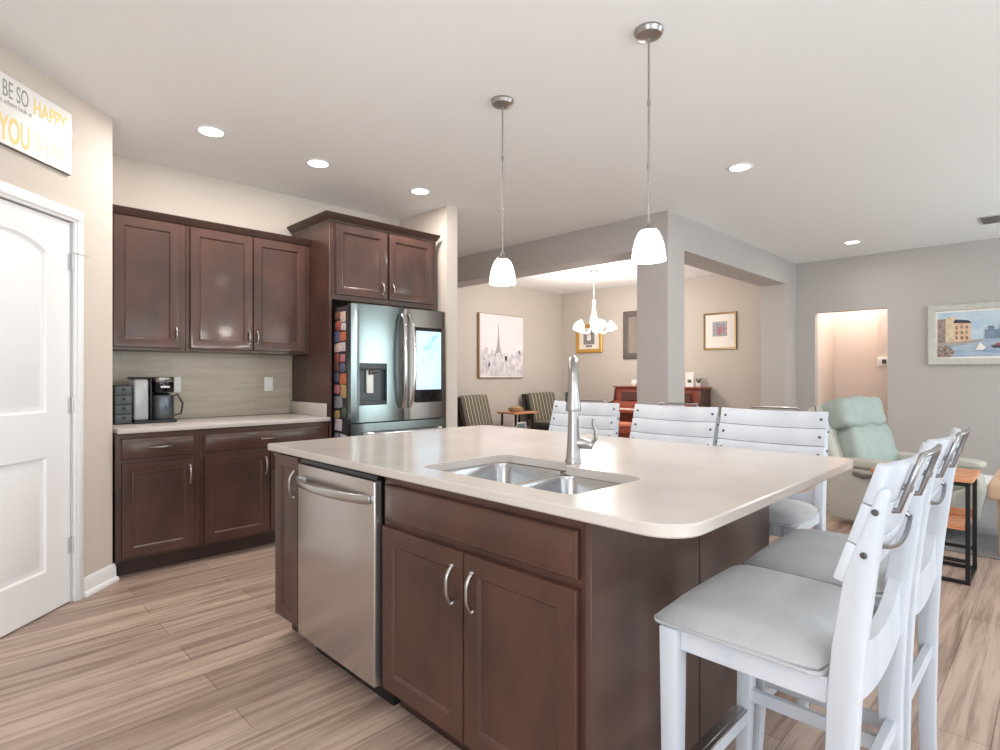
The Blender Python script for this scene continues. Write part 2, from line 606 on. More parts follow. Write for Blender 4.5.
# walls behind the camera with their openings
mb = MB()
mb.box(XB, -0.4, YB - .1, YB, 0, CEIL)
mb.box(2.8, 4.6, YB - .1, YB, 0, CEIL)
mb.box(7.6, 9.5, YB - .1, YB, 0, CEIL)
mb.box(-0.4, 2.8, YB - .1, YB, 2.2, CEIL)
mb.box(4.6, 7.6, YB - .1, YB, 2.25, CEIL)
mb.box(4.6, 7.6, YB - .1, YB, 0, 0.40)
struct('wall_back', mb, M['wall_living'])
mb = MB()
mb.box(XB - .1, XB, YB, -1.7, 0, CEIL)
mb.box(XB - .1, XB, 0.3, 1.64, 0, CEIL)
mb.box(XB - .1, XB, -1.7, 0.3, 2.25, CEIL)
mb.box(XB - .1, XB, -1.7, 0.3, 0, 0.55)
struct('wall_rear_left', mb, M['wall_kitchen'])


def window_frame(name, horizontal, a0, a1, z0, z1, at, mull):
    m_ = MB()

    def b(p0, p1, q0, q1):
        if horizontal:
            m_.box(p0, p1, at - .06, at + .02, q0, q1)
        else:
            m_.box(at - .06, at + .02, p0, p1, q0, q1)
    b(a0, a0 + .06, z0, z1)
    b(a1 - .06, a1, z0, z1)
    b(a0 + .06, a1 - .06, z0, z0 + .06)
    b(a0 + .06, a1 - .06, z1 - .06, z1)
    for k in range(1, mull):
        c = a0 + (a1 - a0) * k / mull
        b(c - .045, c + .045, z0 + .06, z1 - .06)
    struct(name, m_, M['trim'])


window_frame('window_1', True, -0.4, 2.8, 0.0, 2.2, YB, 3)
window_frame('window_2', True, 4.6, 7.6, 0.40, 2.25, YB, 6)
window_frame('window_3', False, -1.7, 0.3, 0.55, 2.25, XB, 2)

# baseboards
BBP = [(0, 0), (-0.034, 0), (-0.034, 0.012), (-0.026, 0.022), (-0.016, 0.026), (-0.015, 0.078), (-0.007, 0.098), (0, 0.100)]
struct('baseboard_pantry', MB().prism([(p[0], p[1]) for p in BBP], 'x', 3.085, 3.345, mtx=pm), M['trim'])
mb = MB()
mb.prism([(XF + p[0], p[1]) for p in BBP], 'y', YB, 1.525)
mb.prism([(XF + p[0], p[1]) for p in BBP], 'y', 2.338, 2.57)
struct('baseboard_living', mb, M['trim'])
mb = MB()
mb.prism([(XF + p[0], p[1]) for p in BBP], 'y', 2.894, YD)
mb.prism([(YD + p[0], p[1]) for p in BBP], 'x', 3.35, XF)
struct('baseboard_dining', mb, M['trim'])
mb = MB()
mb.box(4.746, 4.76, 2.556, 2.908, 0, 0.09, 0.003, 1)
mb.box(5.08, 5.094, 2.556, 2.908, 0, 0.09, 0.003, 1)
mb.box(4.76, 5.08, 2.556, 2.57, 0, 0.09)
mb.box(4.76, 5.08, 2.894, 2.908, 0, 0.09)
struct('baseboard_column', mb, M['trim'])

# pantry door casing and leaf
mb = MB()
CAS = [(0, 0), (-0.012, 0), (-0.02, 0.012), (-0.02, 0.05), (-0.012, 0.062), (0, 0.065)]
mb.box(3.02, 3.085, -0.018, 0.0, 0, 2.04, 0.005, 2, mtx=pm)
mb.box(3.034, 3.07, -0.025, -0.018, 0, 2.05, 0.003, 2, mtx=pm)
mb.box(2.19, 2.255, -0.018, 0.0, 0, 2.04, 0.005, 2, mtx=pm)
mb.box(2.19, 3.085, -0.018, 0.0, 2.04, 2.11, 0.005, 2, mtx=pm)
mb.box(2.20, 3.07, -0.025, -0.018, 2.055, 2.09, 0.003, 2, mtx=pm)
mb.box(2.20, 2.255, 0.0, 0.10, 0, 2.04, mtx=pm)
mb.box(3.022, 3.05, 0.002, 0.10, 0, 2.04, mtx=pm)
struct('trim_1', mb, M['trim'])


def pantry_door():
    t = bpy.data.objects.new('door_1', None)
    COL.objects.link(t)
    t.location = PW
    t.rotation_euler = (0, 0, R(45))
    t['kind'] = 'structure'
    x0, x1 = 2.262, 3.016
    # leaf with two recessed panels, the upper one arched
    bm = bmesh.new()
    y0 = 0.004
    px0, px1 = x0 + 0.145, x1 - 0.16
    up = [(px0, 1.03), (px1, 1.03), (px1, 1.845)]
    n = 14
    cx = (px0 + px1) / 2
    hw = (px1 - px0) / 2
    for k in range(1, n):
        a = k / n
        x = px1 + (px0 - px1) * a
        up.append((x, 1.845 + 0.065 * (1 - ((x - cx) / hw) ** 2) ** 0.8))
    up.append((px0, 1.845))
    lo = [(px0, 0.22), (px1, 0.22), (px1, 0.80), (px0, 0.80)]

    def ring(pts, ins, y):
        cxx = sum(p[0] for p in pts) / len(pts)
        zs = [p[1] for p in pts]
        cz = (min(zs) + max(zs)) / 2
        w = (max(p[0] for p in pts) - min(p[0] for p in pts)) / 2
        h = (max(zs) - min(zs)) / 2
        return [bm.verts.new((cxx + (p[0] - cxx) * (1 - ins / w), y, cz + (p[1] - cz) * (1 - ins / h))) for p in pts]
    for pts in (up, lo):
        loops = [ring(pts, 0, y0), ring(pts, 0.008, y0 + 0.010), ring(pts, 0.022, y0 + 0.012), ring(pts, 0.045, y0 + 0.003)]
        for a, b in zip(loops[:-1], loops[1:]):
            for k in range(len(a)):
                bm.faces.new((a[k], a[(k + 1) % len(a)], b[(k + 1) % len(a)], b[k]))
        bm.faces.new(loops[-1])
    # front face around the panels
    V = lambda x, z: bm.verts.new((x, y0, z))

    def quad(xa, xb, za, zb):
        bm.faces.new((V(xa, za), V(xb, za), V(xb, zb), V(xa, zb)))
    zt = 2.035
    quad(x0, px0, 0.008, zt)
    quad(px1, x1, 0.008, zt)
    quad(px0, px1, 0.008, 0.22)
    quad(px0, px1, 0.80, 1.03)
    top = [V(p[0], p[1]) for p in up[2:]]
    bm.faces.new(top + [V(px0, zt), V(px1, zt)])
    for (a, b, c, d) in (((x0, 0.008), (x1, 0.008), (x1, 0.008), (x0, 0.008)),):
        pass
    m_ = MB()
    m_.bm.free()
    m_.bm = bm
    bmesh.ops.recalc_face_normals(bm, faces=bm.faces)
    for f in bm.faces:
        if f.normal.y > 0.2:
            f.normal_flip()
    m_.box(x0, x1, y0 + 0.014, y0 + 0.038, 0.008, zt)
    m_.box(x0, x0 + .003, y0, y0 + 0.014, 0.008, zt)
    m_.box(x1 - .003, x1, y0, y0 + 0.014, 0.008, zt)
    m_.box(x0, x1, y0, y0 + 0.014, zt - .003, zt)
    m_.box(x0, x1, y0, y0 + 0.014, 0.008, 0.011)
    m_.build('door_leaf', M['door_white'], t)
    for z in (1.825, 1.06, 0.31):
        h = MB()
        h.tube([(3.018, -0.006, z - 0.045), (3.018, -0.006, z + 0.045)], 0.007, 10)
        h.box(2.994, 3.016, 0.001, 0.004, z - 0.044, z + 0.044, 0.001, 1)
        if z > 1.5:
            h.tube([(3.018, -0.008, z + 0.05), (3.03, -0.03, z + 0.046), (3.05, -0.06, z + 0.042)], 0.004, 8)
            h.lathe([(0, -.006), (.007, 0), (0, .006)], 8, c=(3.052, -.063, z + .042))
        h.build('hinge', M['hinge'], t)
    k = MB()
    kc = Matrix.Translation((2.325, 0, 0.95)) @ Matrix.Rotation(R(90), 4, 'X')
    k.lathe([(0.032, -0.004), (0.032, 0.006), (0.012, 0.010), (0.010, 0.035), (0.022, 0.042), (0.028, 0.055), (0.022, 0.068), (0, 0.072)], 18, mtx=kc)
    k.build('door_knob', M['nickel'], t)


pantry_door()


# ------------------------------------------------------------------ cabinets
def pull_path(cx, cz, L, vertical, y=0.0, out=0.024):
    pts = []
    n = 12
    h = L / 2
    for k in range(n + 1):
        a = -1 + 2 * k / n
        s = a * h
        o = y - out * (1 - abs(a) ** 3.2)
        pts.append((cx, o, cz + s) if vertical else (cx + s, o, cz))
    return pts


def add_pull(parent, cx, cz, vertical, y, L=0.115, mat_=None, name='handle', out=0.024):
    m_ = MB()
    m_.tube(pull_path(cx, cz, L, vertical, y, out), 0.0058, 10, flat=(1.0, 0.8))
    for s in (-1, 1):
        c = Vector((cx, y, cz)) + (Vector((0, 0, 1)) if vertical else Vector((1, 0, 0))) * (s * L / 2)
        m_.lathe([(0.009, 0), (0.009, 0.003), (0.005, 0.008), (0, 0.008)], 12, mtx=Matrix.Translation(c) @ Matrix.Rotation(R(90), 4, 'X'))
    return m_.build(name, mat_ or M['nickel'], parent)


DOOR_RINGS = [(0.0, -0.016), (0.003, -0.020), (0.054, -0.020), (0.057, -0.018), (0.060, -0.019), (0.068, -0.010), (0.072, -0.010)]
DRAWER_RINGS = [(0.0, -0.014), (0.004, -0.018), (0.010, -0.018), (0.013, -0.020)]


def add_door(parent, x0, x1, z0, z1, pull=None, material=None, plen=0.115, rings=DOOR_RINGS):
    d = MB().ring_panel(x0, x1, z0, z1, rings, 0.0).build('door', material or M['wood'], parent)
    if pull:
        add_pull(d, pull[0], pull[1], True, -0.020, plen)
    return d


def add_drawer(parent, x0, x1, z0, z1, pull=True, name='drawer'):
    d = MB().ring_panel(x0, x1, z0, z1, DRAWER_RINGS, 0.0).build(name, M['wood'], parent)
    if pull:
        add_pull(d, (x0 + x1) / 2, (z0 + z1) / 2, False, -0.020)
    return d


# ---- upper wall cabinets (front face frame at Y = 4.30)
YU = 4.30
UZ0, UZ1 = 1.385, 2.262
UX0, UXM, UX1 = 0.765, 1.215, 2.123
t = thing('wall_cabinet', 'single-door dark cherry wall cabinet beside the pantry wall', 'cabinet', (UX0, YU, UZ0), 0, 'upper kitchen cabinets')
w = UXM - UX0
hgt = UZ1 - UZ0
MB().box(0, w - .001, 0, YK - YU - .002, 0, hgt, 0.001, 1).build('cabinet_body', M['wood'], t)
add_door(t, 0.026, w - 0.038, 0.018, hgt - 0.01, (w - 0.064, 0.115), plen=0.085)
t = thing('wall_cabinet', 'two-door dark cherry wall cabinet beside the tall refrigerator panel', 'cabinet', (UXM, YU, UZ0), 0, 'upper kitchen cabinets')
w = UX1 - UXM
MB().box(.001, w, 0, YK - YU - .002, 0, hgt, 0.001, 1).build('cabinet_body', M['wood'], t)
add_door(t, 0.024, w / 2 - 0.003, 0.018, hgt - 0.01, (w / 2 - 0.030, 0.115), plen=0.085)
add_door(t, w / 2 + 0.003, w - 0.040, 0.018, hgt - 0.01, (w / 2 + 0.030, 0.115), plen=0.085)
mb = MB()
CR = [(0.02, 0.0), (-0.012, 0.0), (-0.016, 0.008), (-0.034, 0.028), (-0.040, 0.042), (0.02, 0.044)]
mb.prism([(YU + p[0], UZ1 + .001 + p[1]) for p in CR], 'x', UX0, UX1)
tag(mb.build('crown_molding', M['crown']), 'dark wood crown strip along the top of the lower-hung wall cabinets', 'molding')

# ---- cabinet over the refrigerator with its tall side panel
FX0, FX1, FY = 2.125, 3.165, 3.98
t = thing('fridge_cabinet', 'tall dark wood refrigerator surround with two-door cabinet above', 'cabinet', (FX0, FY, 0), 0)
w = FX1 - FX0
FZ0, FZ1 = 1.805, 2.415
MB().box(0.022, w, 0, YK - FY - .002, FZ0, FZ1, 0.001, 1).build('cabinet_body', M['wood'], t)
MB().box(0, 0.021, 0, YK - FY - .002, 0, FZ1, 0.001, 1).build('side_panel', M['wood'], t)
add_door(t, 0.050, w / 2 - 0.016, FZ0 + .04, FZ1 - 0.02, (w / 2 - 0.05, FZ0 + .125), plen=0.085)
add_door(t, w / 2 + 0.016, w - 0.045, FZ0 + .04, FZ1 - 0.02, (w / 2 + 0.05, FZ0 + .125), plen=0.085)
# mitred crown: front and left return
bm = bmesh.new()
prof = [(0.0, 0.0), (0.012, 0.0), (0.018, 0.010), (0.042, 0.034), (0.050, 0.050), (0.0, 0.052)]
secs = []
for (bx, by, sx, sy) in ((0.0, YK - FY - .004, -1, 0), (0.0, 0.0, -1, -1), (w, 0.0, 0.3, -1)):
    secs.append([bm.verts.new((bx + sx * p[0], by + sy * p[0], FZ1 + .001 + p[1])) for p in prof])
for a, b in zip(secs[:-1], secs[1:]):
    for k in range(len(prof)):
        bm.faces.new((a[k], a[(k + 1) % len(prof)], b[(k + 1) % len(prof)], b[k]))
bm.faces.new(secs[0])
bm.faces.new(secs[-1][::-1])
bmesh.ops.recalc_face_normals(bm, faces=bm.faces)
mb = MB(); mb.bm.free(); mb.bm = bm
mb.build('crown', M['crown'], t)

# ---- base cabinets (face frame at Y = 3.985)
YC = 3.985
CT = 0.90    # countertop height


def base_cab(name, label, x0, w, parts_fn, group=None, depth=0.62, loc=None, rotz=0.0, toe=True, mt=None, hollow=False):
    t = thing(name, label, 'cabinet', loc or (x0, YC, 0), rotz, group)
    if hollow:
        m_ = MB()
        m_.box(0.0005, .018, 0, depth, 0.10, CT - 0.032)
        m_.box(w - .018, w - .0005, 0, depth, 0.10, CT - 0.032)
        m_.box(.018, w - .018, 0, .018, 0.10, CT - 0.032)
        m_.box(.018, w - .018, depth - .018, depth, 0.10, CT - 0.032)
        m_.box(.018, w - .018, .018, depth - .018, 0.10, .118)
        m_.build('cabinet_body', mt or M['wood'], t)
    else:
        MB().box(0.0005, w - .0005, 0, depth, 0.10, CT - 0.032, 0.001, 1).build('cabinet_body', mt or M['wood'], t)
    if toe:
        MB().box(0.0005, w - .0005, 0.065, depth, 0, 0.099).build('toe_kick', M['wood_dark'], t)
    parts_fn(t, w)
    return t


def one_door(t, w):
    add_drawer(t, 0.030, w - .036, 0.712, 0.838)
    add_door(t, 0.030, w - .036, 0.115, 0.685, (w - 0.064, 0.585))


def two_door(t, w):
    add_drawer(t, 0.022, w - .022, 0.715, 0.835)
    add_door(t, 0.022, w / 2 - .003, 0.115, 0.685, (w / 2 - 0.031, 0.585))
    add_door(t, w / 2 + .003, w - .022, 0.115, 0.685, (w / 2 + 0.035, 0.60))


base_cab('base_cabinet', 'single-door dark wood base cabinet beside the pantry wall', 0.745, 0.465, one_door, 'base cabinets under the coffee counter')
base_cab('base_cabinet', 'two-door dark wood base cabinet beside the refrigerator panel', 1.2105, 0.908, two_door, 'base cabinets under the coffee counter')
t = thing('countertop', 'cream quartz countertop under the coffee maker', 'countertop', (0.752, 3.945, CT))
MB().box(0, 1.366, 0, YK - 3.945 - .002, -0.031, 0, 0.004, 2).build('slab', M['quartz'], t)
MB().box(1.346, 1.366, 0.055, YK - 3.945 - .012, 0.0005, 0.10, 0.003, 2).build('side_splash', M['quartz'], t)
struct('trim_2', MB().box(0.75, 2.118, YK - 0.008, YK - .0005, CT + .001, UZ0 - .001), M['tile'])


def wall_plate(x, z, kind, label):
    t = thing('wall_outlet', label, 'outlet', (x, YK - 0.009, z))
    MB().box(-0.036, 0.036, -0.006, 0, -0.057, 0.057, 0.003, 2).build('cover_plate', M['plate'], t)
    if kind == 'outlet':
        m_ = MB()
        for s in (-1, 1):
            m_.box(-.017, .017, -0.009, -0.0062, s * .022 - .014, s * .022 + .014, 0.002, 1)
        m_.build('socket', M['trim'], t)
    else:
        m_ = MB()
        for s in (-1, 1):
            m_.box(s * .016 - .011, s * .016 + .011, -0.010, -0.0062, -.03, .03, 0.002, 1)
        m_.build('socket', M['trim'], t)


wall_plate(1.92, 1.146, 'switch', 'white outlet plate on the tiled backsplash beside the refrigerator panel')
wall_plate(1.235, 1.15, 'outlet', 'white outlet plate half hidden behind the coffee maker')

# ------------------------------------------------------------------ refrigerator
t = thing('refrigerator', 'stainless french door refrigerator with lit screen and magnets on its side', 'refrigerator', (2.18, 3.73, 0))
FW, FD, FH = 0.91, 0.86, 1.765
m_ = MB()
m_.box(0.012, FW - .012, 0.075, FD, 0.03, FH - .02, 0.004, 2)
m_.box(0.02, FW - .02, 0.02, 0.12, FH - .02, FH - .002, 0.003, 1)
m_.build('cabinet_body', M['fridge_side'], t)
cx = 0.474


def bowed_door(x0, x1, z0, z1, bow=0.016, hole=None):
    bm = bmesh.new()
    # front surface slightly bowed between the rims
    nx = 14
    xs = [x0 + (x1 - x0) * k / nx for k in range(nx + 1)]
    zs = [z0, z1]
    if hole:
        xs = sorted(set([round(x, 5) for x in xs if not (abs(x - hole[0]) < .012 or abs(x - hole[1]) < .012)] + [hole[0], hole[1]]))
        zs = [z0, hole[2], hole[3], z1]

    def yy(x):
        a = (x - x0) / (x1 - x0)
        e = min(a, 1 - a) * (x1 - x0)
        edge = 0.010 * max(0, 1 - e / 0.010) ** 2
        return -bow * math.sin(a * PI) ** 0.7 + edge + 0.014 if 0 < a < 1 else 0.024
    g = [[bm.verts.new((x, yy(x), z)) for x in xs] for z in zs]
    for j in range(len(zs) - 1):
        for i in range(len(xs) - 1):
            if hole and j == 1 and xs[i] >= hole[0] - 1e-6 and xs[i + 1] <= hole[1] + 1e-6:
                continue
            f = bm.faces.new((g[j][i], g[j][i + 1], g[j + 1][i + 1], g[j + 1][i]))
            f.smooth = True
    if hole:
        yb = 0.06
        iA, iB = xs.index(hole[0]), xs.index(hole[1])
        for j in (1, 2):
            for i in range(iA, iB):
                a, b = g[j][i], g[j][i + 1]
                bm.faces.new((a, b, bm.verts.new((xs[i + 1], yb, zs[j])), bm.verts.new((xs[i], yb, zs[j]))))
        for i in (iA, iB):
            bm.faces.new((g[1][i], g[2][i], bm.verts.new((xs[i], yb, zs[2])), bm.verts.new((xs[i], yb, zs[1]))))
        bm.faces.new([bm.verts.new(p) for p in ((hole[0], yb, zs[1]), (hole[1], yb, zs[1]), (hole[1], yb, zs[2]), (hole[0], yb, zs[2]))])
    yb = 0.07
    for i in range(len(xs) - 1):
        for j in (0, -1):
            bm.faces.new((g[j][i], g[j][i + 1], bm.verts.new((xs[i + 1], yb, zs[j])), bm.verts.new((xs[i], yb, zs[j]))))
    for i in (0, -1):
        bm.faces.new([g[j][i] for j in range(len(zs))] + [bm.verts.new((xs[i], yb, zs[-1])), bm.verts.new((xs[i], yb, zs[0]))])
    bm.faces.new([bm.verts.new(p) for p in ((x0, yb, z0), (x1, yb, z0), (x1, yb, z1), (x0, yb, z1))])
    m_ = MB()
    m_.bm.free()
    m_.bm = bm
    bmesh.ops.remove_doubles(bm, verts=bm.verts, dist=1e-5)
    bmesh.ops.recalc_face_normals(bm, faces=bm.faces)
    return m_


ZS = 0.855
hole = (0.060, 0.300, 0.990, 1.310)
dl = bowed_door(0.0, cx - .002, ZS + .006, FH - .01, hole=hole).build('left_door', M['fridge_steel'], t)
dr = bowed_door(cx + .002, FW, ZS + .006, FH - .01).build('right_door', M['steel_dark'], t)  # darker steel than the left door, carrying its dimmer reflection in the colour
# dispenser
x0, x1, z0, z1 = hole
m_ = MB()
m_.box(x0 + .001, x1 - .001, 0.045, 0.059, z0 + .001, z1 - .001)
m_.box(x0 + .001, x1 - .001, 0.0, 0.045, z1 - 0.05, z1 - .001, 0.004, 2)
m_.box(x0 + .001, x1 - .001, 0.0, 0.045, z0 + .001, z0 + .03, 0.004, 2)
m_.build('dispenser', M['darkgrey'], dl)
m_ = MB()
m_.box(x0 + 0.075, x1 - 0.105, 0.022, 0.043, z0 + .09, z0 + .27, 0.006, 2)
m_.build('dispenser_lever', M['plate'], dl)
m_ = MB()
m_.tube([(x0 + .105, 0.012, z1 - .055), (x0 + .105, 0.016, z1 - .085)], 0.02, 14)
m_.tube([(x0 + .105, 0.012, z1 - .06), (x0 + .165, 0.012, z1 - .06)], 0.013, 10)
m_.build('dispenser_nozzle', M['steel_dark'], dl)
# screen
m_ = MB()
m_.box(0.566, 0.846, -0.006, 0.010, 0.995, 1.612, 0.004, 2)
sc_ = m_.build('screen_bezel', M['blackgloss'], dr)
MB().box(0.578, 0.836, -0.0075, -0.0062, 1.100, 1.582).build('screen', M['screen'], dr)
m_ = MB()
for k in range(4):
    a = 0.55 + 0.25 * k
    bx, bz = 0.64 + .028 * k, 1.42 + .02 * k
    m_.prism([(bx, bz), (bx + .10 * math.cos(a), bz + .06 * math.sin(a)), (bx + .10, bz + .10 * math.sin(a) - .01), (bx + .03, bz + .03)], 'y', -0.0085, -0.0077)
m_.build('screen_picture', M['screenart'], dr)
text = MB()
text_mesh(text, 'U', 0.045, 0.845, 1.63, 0.0065, 0.001)
text.build('door_mark', M['black'], dr)


def fridge_handle(x, parent, sgn):
    m_ = MB()
    pts = []
    for k in range(17):
        a = k / 16
        z = 0.960 + a * 0.75
        y = -0.012 - 0.062 * math.sin(PI * a) ** 0.45
        pts.append((x + sgn * 0.012 * math.sin(PI * a), y, z))
    m_.tube(pts, 0.0125, 12, flat=(1.1, .8))
    m_.build('handle', M['chrome'], parent)


fridge_handle(cx - 0.034, dl, -1)
fridge_handle(cx + 0.034, dr, 1)
fz = bowed_door(0.0, FW, 0.09, ZS - .004).build('freezer_drawer', M['fridge_steel'], t)
m_ = MB()
m_.tube([(0.08 + .75 * k / 12, -0.01 - .055 * math.sin(PI * k / 12) ** .45, 0.775) for k in range(13)], 0.012, 12)
m_.build('handle', M['chrome'], fz)
MB().box(.03, FW - .03, .09, .8, 0, .085).build('foot_grille', M['black'], t)

# magnets and photographs on the left side of the refrigerator (side plane X = 2.192)
mag_cols = [('cream', (226, 206, 180)), ('red', (172, 92, 78)), ('blue', (104, 110, 136)), ('orange', (212, 124, 80)), ('white', (226, 222, 222)),
            ('green', (84, 112, 84)), ('pink', (206, 132, 136)), ('yellow', (206, 176, 108)), ('brown', (132, 88, 66)), ('grey', (150, 156, 160))]
for n_, c_ in mag_cols:
    M['mag_' + n_] = mat('magnet_' + n_, c_, 0.45, noise=(int(c_[0] * .75 + 12), int(c_[1] * .6 + 20), int(c_[2] * .7 + 24)), nscale=(34, 34, 34))
mag_layout = [  # (y, z, w, h, colour)
    (3.84, 1.665, .055, .07, 'cream'), (3.91, 1.680, .06, .05, 'brown'), (3.835, 1.590, .05, .05, 'white'), (3.905, 1.600, .07, .07, 'red'),
    (3.84, 1.515, .06, .06, 'orange'), (3.915, 1.515, .06, .07, 'blue'), (3.84, 1.435, .05, .06, 'white'), (3.91, 1.430, .07, .06, 'cream'),
    (3.845, 1.350, .05, .05, 'pink'), (3.92, 1.350, .05, .06, 'red'), (3.85, 1.275, .065, .065, 'blue'), (3.925, 1.280, .05, .05, 'brown'),
    (3.84, 1.190, .07, .07, 'orange'), (3.925, 1.200, .05, .06, 'blue'), (3.835, 1.095, .06, .09, 'yellow'), (3.92, 1.110, .06, .06, 'pink'),
    (3.90, 1.010, .09, .08, 'grey'), (3.83, 0.930, .05, .07, 'green'), (3.92, 0.915, .06, .05, 'yellow'), (3.90, 0.835, .08, .08, 'white'),
    (3.84, 0.725, .07, .07, 'white'), (3.92, 0.735, .05, .06, 'grey'), (3.84, 0.615, .07, .12, 'white'), (3.925, 0.605, .05, .11, 'red')]
for i, (y, z, w_, h_, c_) in enumerate(mag_layout):
    y = 3.885 + (y - 3.84) * 1.2
    w_ *= 1.32
    h_ *= 1.12
    rnd = (i % 7 == 3)
    m_ = MB()
    if rnd:
        m_.lathe([(0, 0), (w_ / 2, 0), (w_ / 2, .004), (w_ / 2 - .004, .006), (0, .006)], 18, mtx=Matrix.Rotation(R(-90), 4, 'Y') @ Matrix.Diagonal((h_ / w_, 1, 1, 1)))
    else:
        a = R(random.uniform(-6, 6))
        m_.box(-.005, 0, -w_ / 2, w_ / 2, -h_ / 2, h_ / 2, 0.0015, 1, mtx=Matrix.Rotation(a, 4, 'X'))
    o = m_.build('fridge_magnet', M['mag_' + c_])
    o.location = (2.1915, y, z)
    row = ['topmost row', 'topmost row', 'second row from the top', 'second row from the top', 'third row from the top', 'third row from the top',
           'fourth row from the top', 'fourth row from the top', 'fifth row from the top', 'fifth row from the top', 'middle row', 'middle row',
           'row just under the middle', 'row just under the middle', 'fifth row from the bottom', 'fifth row from the bottom', 'lower half',
           'lower half near the door', 'lower half near the back', 'lower half above the bottom rows', 'row above the lowest', 'row above the lowest', 'lowest row', 'lowest row'][i]
    tag(o, '%s %s magnet in the %s on the refrigerator side' % ({True: 'round', False: 'square'}[rnd], c_, row), 'magnet', 'magnets on the side of the refrigerator')

# ------------------------------------------------------------------ things on the coffee counter
t = thing('pod_drawer_unit', 'charcoal four-drawer pod organizer at the corner of the counter', 'organizer', (0.80, 4.30, CT + .001))
MB().box(0, .098, 0, .26, 0, .252, 0.003, 2).build('case', M['black'], t)
for k in range(4):
    d = MB().box(.004, .094, -.006, 0.0, .006 + k * .061, .062 + k * .061, 0.002, 2).build('drawer', M['darkgrey2'], t)
    MB().lathe([(.007, 0), (.005, .006), (.009, .012), (0, .016)], 10, mtx=Matrix.Translation((.049, -.006, .042 + k * .061)) @ Matrix.Rotation(R(90), 4, 'X')).build('knob', M['black'], d)
t = thing('coffee_maker', 'black and steel coffee maker with clear water tank and grey carafe', 'coffee maker', (0.905, 4.27, CT + .001))
MB().box(0, .25, 0, .24, 0, .018, 0.005, 2).build('base', M['black'], t)
m_ = MB()
m_.box(.004, .088, .03, .20, .02, .292, 0.012, 3)
m_.build('water_tank', M['glass'], t)
MB().box(.01, .082, .036, .194, .026, .12, 0.008, 2).build('water', M['water'], t)
MB().box(.0, .094, .025, .205, .2935, .306, 0.005, 2).build('tank_lid', M['black'], t)
MB().box(.0945, .103, .02, .22, .019, .305, 0.003, 2).build('tower', M['black'], t)
MB().box(.1035, .235, .156, .235, .019, .29, 0.006, 2).build('rear_column', M['black'], t)
m_ = MB()
m_.lathe([(0, .20), (.068, .20), (.072, .207), (.072, .268), (.068, .27), (0, .27)], 28, c=(.178, .078, 0))
m_.build('brew_head', M['blackgloss'], t)
m_ = MB()
m_.lathe([(0, .2705), (.070, .2705), (.073, .276), (.073, .300), (.066, .306), (0, .307)], 28, c=(.178, .078, 0))
m_.build('chrome_cap', M['nickel'], t)
MB().box(.150, .205, .000, .0055, .232, .246, 0.001, 1).build('control_panel', M['steel'], t)
t2 = thing('coffee_carafe', 'grey steel carafe with angled black handle in the coffee maker', 'carafe', (1.083, 4.348, CT + .0195))
MB().lathe([(0, 0), (.068, 0), (.072, .006), (.072, .150), (.066, .163), (0, .165)], 28).build('vessel', M['carafe'], t2)
MB().lathe([(0, .1655), (.048, .1655), (.05, .168), (.046, .176), (0, .177)], 24).build('lid', M['black'], t2)
m_ = MB()
m_.tube([(.067, -.01, .157), (.088, -.014, .168), (.122, -.02, .105), (.112, -.018, .035), (.068, -.01, .022)], [.006, .0065, .0065, .006, .005], 10)
m_.build('handle', M['black'], t2)

# ------------------------------------------------------------------ island
IX = 1.12          # face of the island cabinets (faces -X)
ROT = R(-90)
IY_END = 0.811


def sink_parts(t, w):
    add_drawer(t, 0.022, w - .022, 0.708, 0.832, pull=False, name='false_drawer_front')
    add_door(t, 0.010, w / 2 - .003, 0.105, 0.685, (w / 2 - 0.052, 0.575))
    add_door(t, w / 2 + .003, w - .022, 0.105, 0.685, (w / 2 + 0.040, 0.575))


base_cab('sink_cabinet', 'two-door dark wood sink cabinet at the front of the island', 0, 0.895, sink_parts, 'island cabinets', depth=.58, loc=(IX + .02, 0.831 + .895, 0), rotz=ROT, hollow=True)
base_cab('narrow_cabinet', 'narrow single-door dark wood cabinet left of the dishwasher', 0, 0.258, lambda t, w: add_door(t, 0.006, w - .020, 0.105, 0.855, (w - 0.050, 0.735), rings=[(0.0, -0.016), (0.003, -0.020), (0.050, -0.020), (0.053, -0.018), (0.057, -0.018), (0.062, -0.011), (0.066, -0.011)]),
         'island cabinets', depth=.58, loc=(IX + .02, 2.6215, 0), rotz=ROT)
# finished end panels and knee wall of the island
t = thing('island_end_panel', 'dark wood finished end panel of the island beside the white chairs', 'panel', (IX + .005, 0.811, 0))
MB().box(0, 0.576, 0, 0.018, 0.0, CT - .032, 0.001, 1).build('front_half_panel', M['wood_panel'], t)
MB().box(0.581, 1.172, -.002, 0.016, 0.0, CT - .032, 0.001, 1).build('rear_half_panel', M['wood_panel'], t)
MB().box(1.154, 1.172, 0.0165, 1.80, 0.0, CT - .032, 0.001, 1).build('back_panel', M['wood_panel'], t)
MB().box(0.0, 0.016, 0.0185, 0.019, 0.0, CT - .032).build('corner_strip', M['wood_panel'], t)
